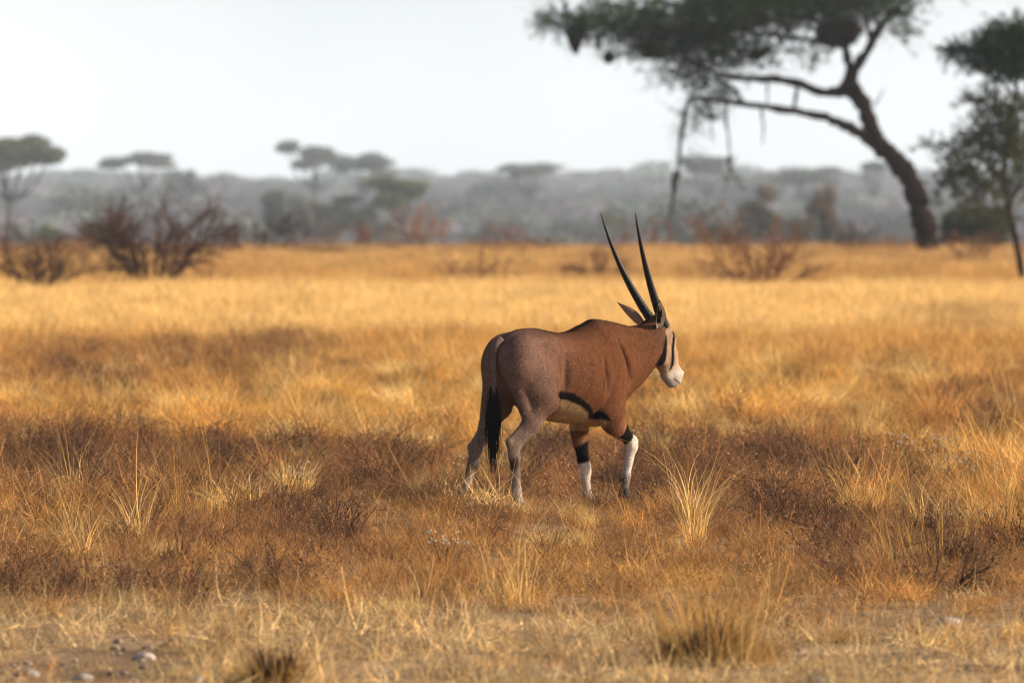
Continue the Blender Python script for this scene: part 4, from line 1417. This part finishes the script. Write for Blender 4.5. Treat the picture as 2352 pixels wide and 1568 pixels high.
# ------------------------------------------------------------------ trees beyond the plain
def far_tree(px, py_top, w_px, d, seed, label, cols, flat=True, crown_px=None, lean=0.0, pads=7, dens=1.0, leaf=.14, group="trees beyond the grass plain", base=None):
    """an umbrella thorn (flat) or a rounded tree; size comes from the picture and the distance"""
    r = np.random.default_rng(seed)
    c = foot(px, d)
    root = empty("umbrella_thorn" if flat else "savanna_tree", c)
    tag(root, label, "tree", group)
    top = at(px, py_top, d).z - c.z
    W = w_px / FOC * d * (1.22 if flat else 1.0)
    ch = (crown_px or (w_px * (.22 if flat else .8))) / FOC * d
    zc = top - ch * .5
    tb = MB()
    fk = top * (.42 if flat else .3)
    lx = lean * W
    tr = np.array([(0, 0, -.2), (lx * .15, .05, fk * .5), (lx * .4, 0, fk)])
    tb.tube(smooth_path(tr, 9), np.linspace(.024, .015, 9) * top, 7, (1, 1, 1))
    tb.build("trunk", BARK, root, smooth=True)
    bmb, lm = MB(), MB()
    cen = []
    for k in range(pads):
        a = k / pads * 2 * math.pi + r.uniform(0, .8)
        q = W * .5 * r.uniform(.25, .80) if pads > 1 else 0
        cen.append(np.array((lx * .8 + math.cos(a) * q, math.sin(a) * q, zc + r.normal(0, ch * (.24 if flat else .28)))))
    cen.append(np.array((lx * .8, 0, zc + ch * .22)))
    cen.append(np.array((lx * .8 + r.normal(0, W * .1), r.normal(0, W * .1), zc + ch * .1)))
    for cc in cen:
        p0 = tr[-1]
        mid = (p0 + cc) / 2 + np.array((0, 0, -.10 * top if flat else 0)) + r.normal(0, .03, 3) * top
        bmb.tube(smooth_path([p0, mid, cc], 9), np.linspace(.016, .006, 9) * top, 5, (1, 1, 1), cap=False)
        n = int(700 * dens)
        u = r.normal(size=(n, 3)); u /= np.linalg.norm(u, axis=1)[:, None]
        u *= (r.random(n) ** .5)[:, None]
        pr = r.uniform(.14, .26)
        C = cc + u * np.array((W * pr, W * pr, ch * (.24 if flat else .34)))
        clump = np.sin(C[:, 0] * 9 / W + seed) * np.sin(C[:, 1] * 9 / W) * np.sin(C[:, 2] * 7 / ch + seed)
        C = C[clump > -.35]
        k = np.array(cols)[r.integers(0, len(cols), len(C))] * r.uniform(.7, 1.3, (len(C), 1)) * r.uniform(.75, 1.25)
        leaf_quads(lm, C, leaf * (W + ch) * .12, r, k, .2)
    bmb.build("branches", BARK, root)
    lm.build("crown", LEAF, root)


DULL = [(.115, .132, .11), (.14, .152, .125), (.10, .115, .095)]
GRN = [(.11, .13, .055), (.14, .155, .065), (.085, .105, .048)]
TAN = [(.150, .095, .055), (.120, .085, .055), (.17, .10, .05)]
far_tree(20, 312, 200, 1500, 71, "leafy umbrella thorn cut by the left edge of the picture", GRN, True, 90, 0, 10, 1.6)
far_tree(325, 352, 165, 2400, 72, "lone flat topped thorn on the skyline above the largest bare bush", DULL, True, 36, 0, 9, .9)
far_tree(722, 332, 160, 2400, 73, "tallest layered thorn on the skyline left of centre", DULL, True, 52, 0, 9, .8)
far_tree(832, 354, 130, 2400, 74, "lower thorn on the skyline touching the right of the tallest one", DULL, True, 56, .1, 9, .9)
far_tree(935, 414, 165, 1300, 75, "green tree with a lopsided crown before the grey wood near centre", GRN, True, 62, -.12, 9, 1.0)
far_tree(640, 452, 120, 1300, 76, "dull grey green tree behind the blackish bush", DULL, False, 80, 0, 9, .9)
far_tree(755, 470, 150, 1300, 77, "spreading feathery tree with yellowish foliage left of the lopsided green tree", [(.15, .145, .08), (.125, .125, .08), (.20, .15, .07)], True, 64, 0, 10, .9)
far_tree(845, 498, 120, 1300, 78, "low olive thicket tree below the lopsided green tree", [(.15, .14, .08), (.12, .115, .07)], False, 60, 0, 9, .9)
far_tree(112, 515, 66, 900, 79, "small round green bush tree left of the largest bare bush", GRN, False, 44, 0, 7, .8)
far_tree(1745, 464, 125, 800, 80, "rounded grey brown tree behind the wide fan shaped bush", [(.15, .13, .095), (.12, .108, .08)], False, 80, 0, 10, 1.2)
far_tree(1895, 448, 80, 800, 81, "narrow tan tree right of the rounded grey brown one", TAN, False, 84, 0, 9, 1.0)
far_tree(1830, 505, 110, 780, 82, "low olive tree between the grey brown and the tan trees", [(.09, .085, .055), (.07, .068, .05)], False, 50, 0, 9, .9)
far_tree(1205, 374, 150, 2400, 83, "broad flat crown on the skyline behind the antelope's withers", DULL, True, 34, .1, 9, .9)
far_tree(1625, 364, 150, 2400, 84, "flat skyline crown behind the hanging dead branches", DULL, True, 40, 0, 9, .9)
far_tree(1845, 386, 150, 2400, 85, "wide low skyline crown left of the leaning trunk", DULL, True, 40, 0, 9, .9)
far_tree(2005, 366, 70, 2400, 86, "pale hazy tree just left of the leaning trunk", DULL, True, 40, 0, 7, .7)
far_tree(1130, 525, 90, 1300, 87, "low yellowish green bush tree beside the orange bush", [(.11, .11, .05), (.09, .09, .05)], False, 40, 0, 7, .8)
far_tree(1405, 500, 110, 1300, 88, "yellow green thorn tree just left of the horn tips", [(.12, .11, .055), (.09, .09, .05)], False, 50, 0, 7, .8)
far_tree(2240, 478, 200, 385, 89, "wide low green thicket at the foot of the leaning trunk", [(.050, .055, .032), (.065, .066, .038)], False, 90, 0, 14, 1.6)
far_tree(420, 400, 120, 2400, 90, "faint domed crown right of the lone flat topped thorn", DULL, False, 60, 0, 7, .8)


# ------------------------------------------------------------------ the far wood: one grey mass
def far_wood():
    r = np.random.default_rng(91)
    vs = []
    m = inst_mat("wood_twigs", .1, .85)
    for i in range(8):
        mb = MB()
        leafy = i >= 4
        for k in range(7):
            a = r.uniform(0, 6.28)
            grow(mb, (0, 0, 0), (math.cos(a) * .7, math.sin(a) * .7, 1), r.uniform(.5, .75), .02, 2, r, 4, .2, .05, .6, 4, 3, (1, 1, 1), None, .2, .6)
        n = 700 if leafy else 330
        u = r.normal(size=(n, 3)); u /= np.linalg.norm(u, axis=1)[:, None]
        u *= (r.random(n) ** .4)[:, None]
        C = np.array((0, 0, .66 if leafy else .6)) + u * (np.array((.55, .55, .30)) if leafy else np.array((.5, .5, .42)))
        leaf_quads(mb, C, .045, r, np.ones(3) * r.uniform(.6, 1.4, (n, 1)))
        vs.append(mb.mesh("wood_tree", m))
    coll = hidden_collection("wood_plant", vs)
    P, R_, S, I, T = [], [], [], [], []
    for d0, d1, n, h0, h1 in ((420, 750, 90, 1.0, 2.0), (1000, 1700, 260, 2.5, 4.6), (1750, 2600, 1300, 3.5, 7.0), (2600, 3800, 2200, 4.0, 8.5), (3800, 5200, 3200, 4.5, 9.5)):
        y = r.uniform(d0, d1, n)
        x = r.uniform(-1, 1, n) * (.0558 * y * 1.8 + 10)
        px = 1176 + x / y * FOC
        nz = zone_noise(x, y, .02, 93)
        nb = zone_noise(x * 1.0, y * .12, .045, 94)
        h = r.uniform(h0, h1, n) * (1 + .12 * nz + .28 * nb) * np.where(r.random(n) < .06, 1.45, 1)
        # the wood stands taller towards the right, with a dip left of centre
        h *= np.interp(px, [-600, 0, 350, 560, 800, 1000, 1150, 1300, 1600, 2352, 3000], [.95, .98, 1.0, .82, .98, .88, 1.08, 1.06, 1.12, 1.06, 1.05])
        idx = r.integers(0, 8, n)
        P.append(np.stack([x, y, ground_z(x, y) - .3], 1))
        R_.append(np.stack([r.normal(0, .05, n), r.normal(0, .05, n), r.uniform(0, 6.28, n)], 1))
        S.append(np.stack([h * r.uniform(1.0, 2.0, n), h * r.uniform(1.0, 2.0, n), h], 1))
        I.append(idx)
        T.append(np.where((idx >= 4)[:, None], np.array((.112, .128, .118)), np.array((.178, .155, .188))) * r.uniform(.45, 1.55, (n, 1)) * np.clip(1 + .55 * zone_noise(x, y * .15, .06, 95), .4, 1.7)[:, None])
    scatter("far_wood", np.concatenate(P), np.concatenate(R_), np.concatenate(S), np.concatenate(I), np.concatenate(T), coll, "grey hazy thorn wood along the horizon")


far_wood()

# ------------------------------------------------------------------ tussocks, flowering weeds, stones near the camera
TUSS = tone_mat("tussock_blades", rough=.9, spec=.08, noise=.1, scale=5, trans=.3)
WHITE = tone_mat("seed_fluff", base=(.60, .52, .42), rough=.9, noise=.1, scale=40, trans=.3)


def tussock(px, d, w, h, n, seed, label, dark=(.085, .045, .022), pale=(.50, .29, .09), stems=60, stem_h=.6):  # dark base colour has the shade inside the dense core put in
    r = np.random.default_rng(seed)
    root = empty("grass_tussock", foot(px, d))
    tag(root, label, "tussock", "separate dark tussocks in the foreground")
    mb = MB()
    a = r.uniform(0, 6.28, n); el = np.arcsin(r.uniform(.10, 1, n)); ln = h * r.uniform(.45, 1.0, n)
    sub = r.integers(0, 5, n)
    so = r.normal(0, w * .17, (5, 2)); sh = r.uniform(.5, 1.05, 5)
    ln *= sh[sub] * (1 + .25 * np.sin(3 * a + seed))
    sd = w * .5 / h
    for i in range(n):
        q = np.linspace(0, 1, 5)
        o = math.cos(el[i]) * sd * (.25 + .75 * q) * ln[i]
        z = math.sin(el[i]) * q * ln[i] - .12 * ln[i] * q ** 3
        wd = .0024 * (1 - q ** 2) + .0004
        ba = r.uniform(0, 6.28)
        aa = a[i] + .25 * q * r.normal()
        X, Y = so[sub[i], 0] + np.cos(aa) * o * .75, so[sub[i], 1] + np.sin(aa) * o * .75
        V = np.empty((10, 3))
        V[0::2] = np.stack([X - math.cos(ba) * wd, Y - math.sin(ba) * wd, z], 1)
        V[1::2] = np.stack([X + math.cos(ba) * wd, Y + math.sin(ba) * wd, z], 1)
        k = np.arange(4) * 2
        mb.add(V, np.stack([k, k + 1, k + 3, k + 2], 1), np.array(dark) * (r.uniform(.4, 1.6) if r.random() < .9 else r.uniform(1.8, 3.5)) * np.array((1, 1 + r.normal(0, .06), 1)))
    mb.build("dense_base", TUSS, root)
    mb = MB()
    blades(mb, n // 4, w * .48, h * .2, h * .8, .0036, 1.0, r, .9, 5, (.6, 1.3), .08)
    for c in mb.c:
        c[:, :3] *= np.array(pale) * .75
    mb.build("dry_fringe", TUSS, root)
    if stems:
        mb = MB()
        blades(mb, stems, w * .36, stem_h * .35, stem_h, .0034, .40, r, .35, 6, (.7, 1.3), .08)
        for c in mb.c:
            c[:, :3] *= np.array(pale)
        mb.build("straw_stems", TUSS, root)


tussock(1640, 38.4, .62, .30, 2400, 101, "dark based tussock with pale upright stems at the bottom right", dark=(.060, .032, .016), stems=240, stem_h=.52)
tussock(632, 37.0, .32, .21, 1100, 102, "dark tussock cut by the bottom edge, left of centre", dark=(.060, .030, .016), stems=30, stem_h=.24)
tussock(2120, 48.6, .85, .28, 1800, 103, "wide dark green brown tussock at the right under arching stems", dark=(.075, .055, .022), stems=110, stem_h=.55)
tussock(412, 48.9, .36, .26, 420, 104, "dark twiggy tussock left of centre below the red shrublets", dark=(.095, .045, .026), stems=10, stem_h=.3)
tussock(2330, 52.5, .75, .40, 500, 105, "tall golden tussock at the right edge", dark=(.32, .17, .05), stems=120, stem_h=.62)
tussock(1985, 55.5, .60, .22, 300, 106, "tussock of long arching pale stems above the wide dark one", dark=(.20, .11, .045), stems=80, stem_h=.75)
tussock(470, 56.5, .60, .22, 300, 107, "pale tussock with the tallest stems at the left", dark=(.30, .18, .06), stems=80, stem_h=.72)
tussock(975, 44.5, .34, .18, 300, 108, "small brown tussock below the antelope's hind feet", dark=(.13, .07, .03), stems=14, stem_h=.25)


def seed_weed(px, d, w, h, n, seed, label):
    """a wiry weed with small white seed heads"""
    r = np.random.default_rng(seed)
    root = empty("seed_weed", foot(px, d))
    tag(root, label, "weed", "weeds with white seed heads")
    stm = np.array([(.20, .11, .05)])
    heads = []
    for i in range(n):
        a = r.uniform(0, 6.28); q = w * .5 * math.sqrt(r.random())
        tip = np.array((math.cos(a) * q, math.sin(a) * q, h * r.uniform(.55, 1.0)))
        b = tip * np.array((.15, .15, 0))
        mid = (b + tip) / 2 + r.normal(0, .02, 3)
        st = MB()
        st.tube(smooth_path([b, mid, tip], 7), np.linspace(.0028, .0012, 7), 3, stm, cap=False)
        stalk = st.build("stem", TUSS, root)
        p = tip
        hb = MB()
        m = 26
        u = r.normal(size=(m, 3)); u /= np.linalg.norm(u, axis=1)[:, None]
        leaf_quads(hb, p + u * .0055, .0055, r, np.ones((m, 3)) * r.uniform(.7, 1.2, (m, 1)))
        hb.build("seed_head", WHITE, stalk)


seed_weed(1030, 47.6, .24, .24, 22, 111, "weed with the clearest white seed heads, below the antelope's hind legs")
seed_weed(2110, 66.0, .60, .34, 40, 112, "widest spray of white seed heads, in the grass at the right")
seed_weed(690, 61.0, .22, .30, 10, 113, "few white seed heads among the red shrublets left of the antelope")
seed_weed(1095, 63.5, .34, .26, 14, 114, "white seed heads just behind the antelope's left hind leg")
seed_weed(345, 104.0, 1.1, .42, 40, 115, "blurred white seed heads on the darker patch at the left")
seed_weed(215, 98.0, .9, .38, 34, 116, "blurred pale seed heads at the far left, nearer than the others there")
seed_weed(2230, 62.0, .40, .30, 18, 117, "white seed heads nearest the right edge")


STONE = tone_mat("field_stone", rough=.9, noise=.3, scale=25, bump=.6, bump_scale=40)


def stone_mesh(seed, sx, sy, sz, col):
    r = np.random.default_rng(seed)
    nu, nv = 12, 8
    V = []
    ph = r.uniform(0, 6.28, 6)
    for i in range(nv + 1):
        v = math.pi * i / nv
        for k in range(nu):
            u = 2 * math.pi * k / nu
            q = 1 + .12 * math.sin(2 * u + ph[0]) + .10 * math.sin(3 * v + ph[1]) * math.cos(u + ph[2]) + .07 * math.sin(5 * u + ph[3]) * math.sin(v) + r.normal(0, .02)
            V.append((math.sin(v) * math.cos(u) * sx * q, math.sin(v) * math.sin(u) * sy * q, math.cos(v) * sz * q))
    f = [[i * nu + k, i * nu + (k + 1) % nu, (i + 1) * nu + (k + 1) % nu, (i + 1) * nu + k] for i in range(nv) for k in range(nu)]
    mb = MB()
    mb.add(V, f, col)
    return mb


def stone(px, d, s, seed, label, col, flat=.5):
    p = foot(px, d)
    o = stone_mesh(seed, s, s * .8, s * flat, col).build("stone", STONE, None, smooth=True, loc=(p.x, p.y, p.z + s * flat * .12))
    tag(o, label, "stone", "stones lying in the bare soil")


stone(330, 38.6, .055, 121, "palest stone, in the bare patch at the bottom left", (.34, .28, .23))
stone(795, 46.8, .028, 122, "little pale stone in the grass left of the antelope's feet", (.42, .36, .30))
stone(60, 37.4, .060, 123, "dark grey stone nearest the bottom left corner", (.20, .18, .17))
stone(190, 37.1, .050, 124, "grey stone between the corner stone and the palest stone", (.26, .24, .23))
stone(450, 37.0, .040, 125, "small grey stone right of the palest stone", (.24, .22, .20))
stone(1880, 36.9, .045, 126, "grey stone at the bottom edge right of the dark based tussock", (.24, .21, .19))
stone(2180, 42.6, .055, 127, "grey stone in the bare patch at the right", (.26, .23, .21))


def gravel():
    r = np.random.default_rng(131)
    m, nt, out = new_mat("gravel_stone")
    a = nt.nodes.new("ShaderNodeAttribute"); a.attribute_type = 'INSTANCER'; a.attribute_name = "tint"
    b = nt.nodes.new("ShaderNodeBsdfPrincipled"); b.inputs["Roughness"].default_value = .9
    nt.links.new(a.outputs["Color"], b.inputs["Base Color"]); nt.links.new(b.outputs[0], out.inputs["Surface"])
    vs = []
    for i in range(5):
        vs.append(stone_mesh(140 + i, .022, .018, .012, (1, 1, 1)).mesh("pebble", m, True))
    coll = hidden_collection("pebble", vs)
    x, y, px, py = scatter_points(35.6, 47, 60, r)
    w = patch(px, py, BARE_PATCH) + .1
    k = r.random(len(x)) < np.clip((w - .15) * .35, .02, .3)
    x, y = x[k], y[k]
    n = len(x)
    s = r.uniform(.3, 1.3, n)
    scatter("gravel", np.stack([x, y, ground_z(x, y) + .002], 1), np.stack([r.normal(0, .2, n), r.normal(0, .2, n), r.uniform(0, 6.28, n)], 1), np.stack([s, s, s], 1),
            r.integers(0, 5, n), np.array((.17, .125, .095)) * r.uniform(.5, 1.6, (n, 1)), coll, "grey gravel strewn over the bare soil in the foreground")


gravel()


# ------------------------------------------------------------------ rain haze
def haze():
    mb = MB()
    x0, x1, y0, y1, z0, z1 = -1800, 1800, -120, 6300, -7.5, 36
    V = [(x0, y0, z0), (x1, y0, z0), (x1, y1, z0), (x0, y1, z0), (x0, y0, z1), (x1, y0, z1), (x1, y1, z1), (x0, y1, z1)]
    mb.add(V, [[0, 3, 2, 1], [4, 5, 6, 7], [0, 1, 5, 4], [1, 2, 6, 5], [2, 3, 7, 6], [3, 0, 4, 7]])
    m, nt, out = new_mat("rain_haze")
    v = nt.nodes.new("ShaderNodeVolumePrincipled")
    v.inputs["Density Attribute"].default_value = ""
    v.inputs["Color"].default_value = (.70, .84, 1.0, 1)
    v.inputs["Density"].default_value = .000105
    v.inputs["Anisotropy"].default_value = 0.0
    nt.links.new(v.outputs[0], out.inputs["Volume"])
    o = mb.build("haze", m)
    tag(o, "thin grey rain haze over the whole plain", kind="stuff")


haze()
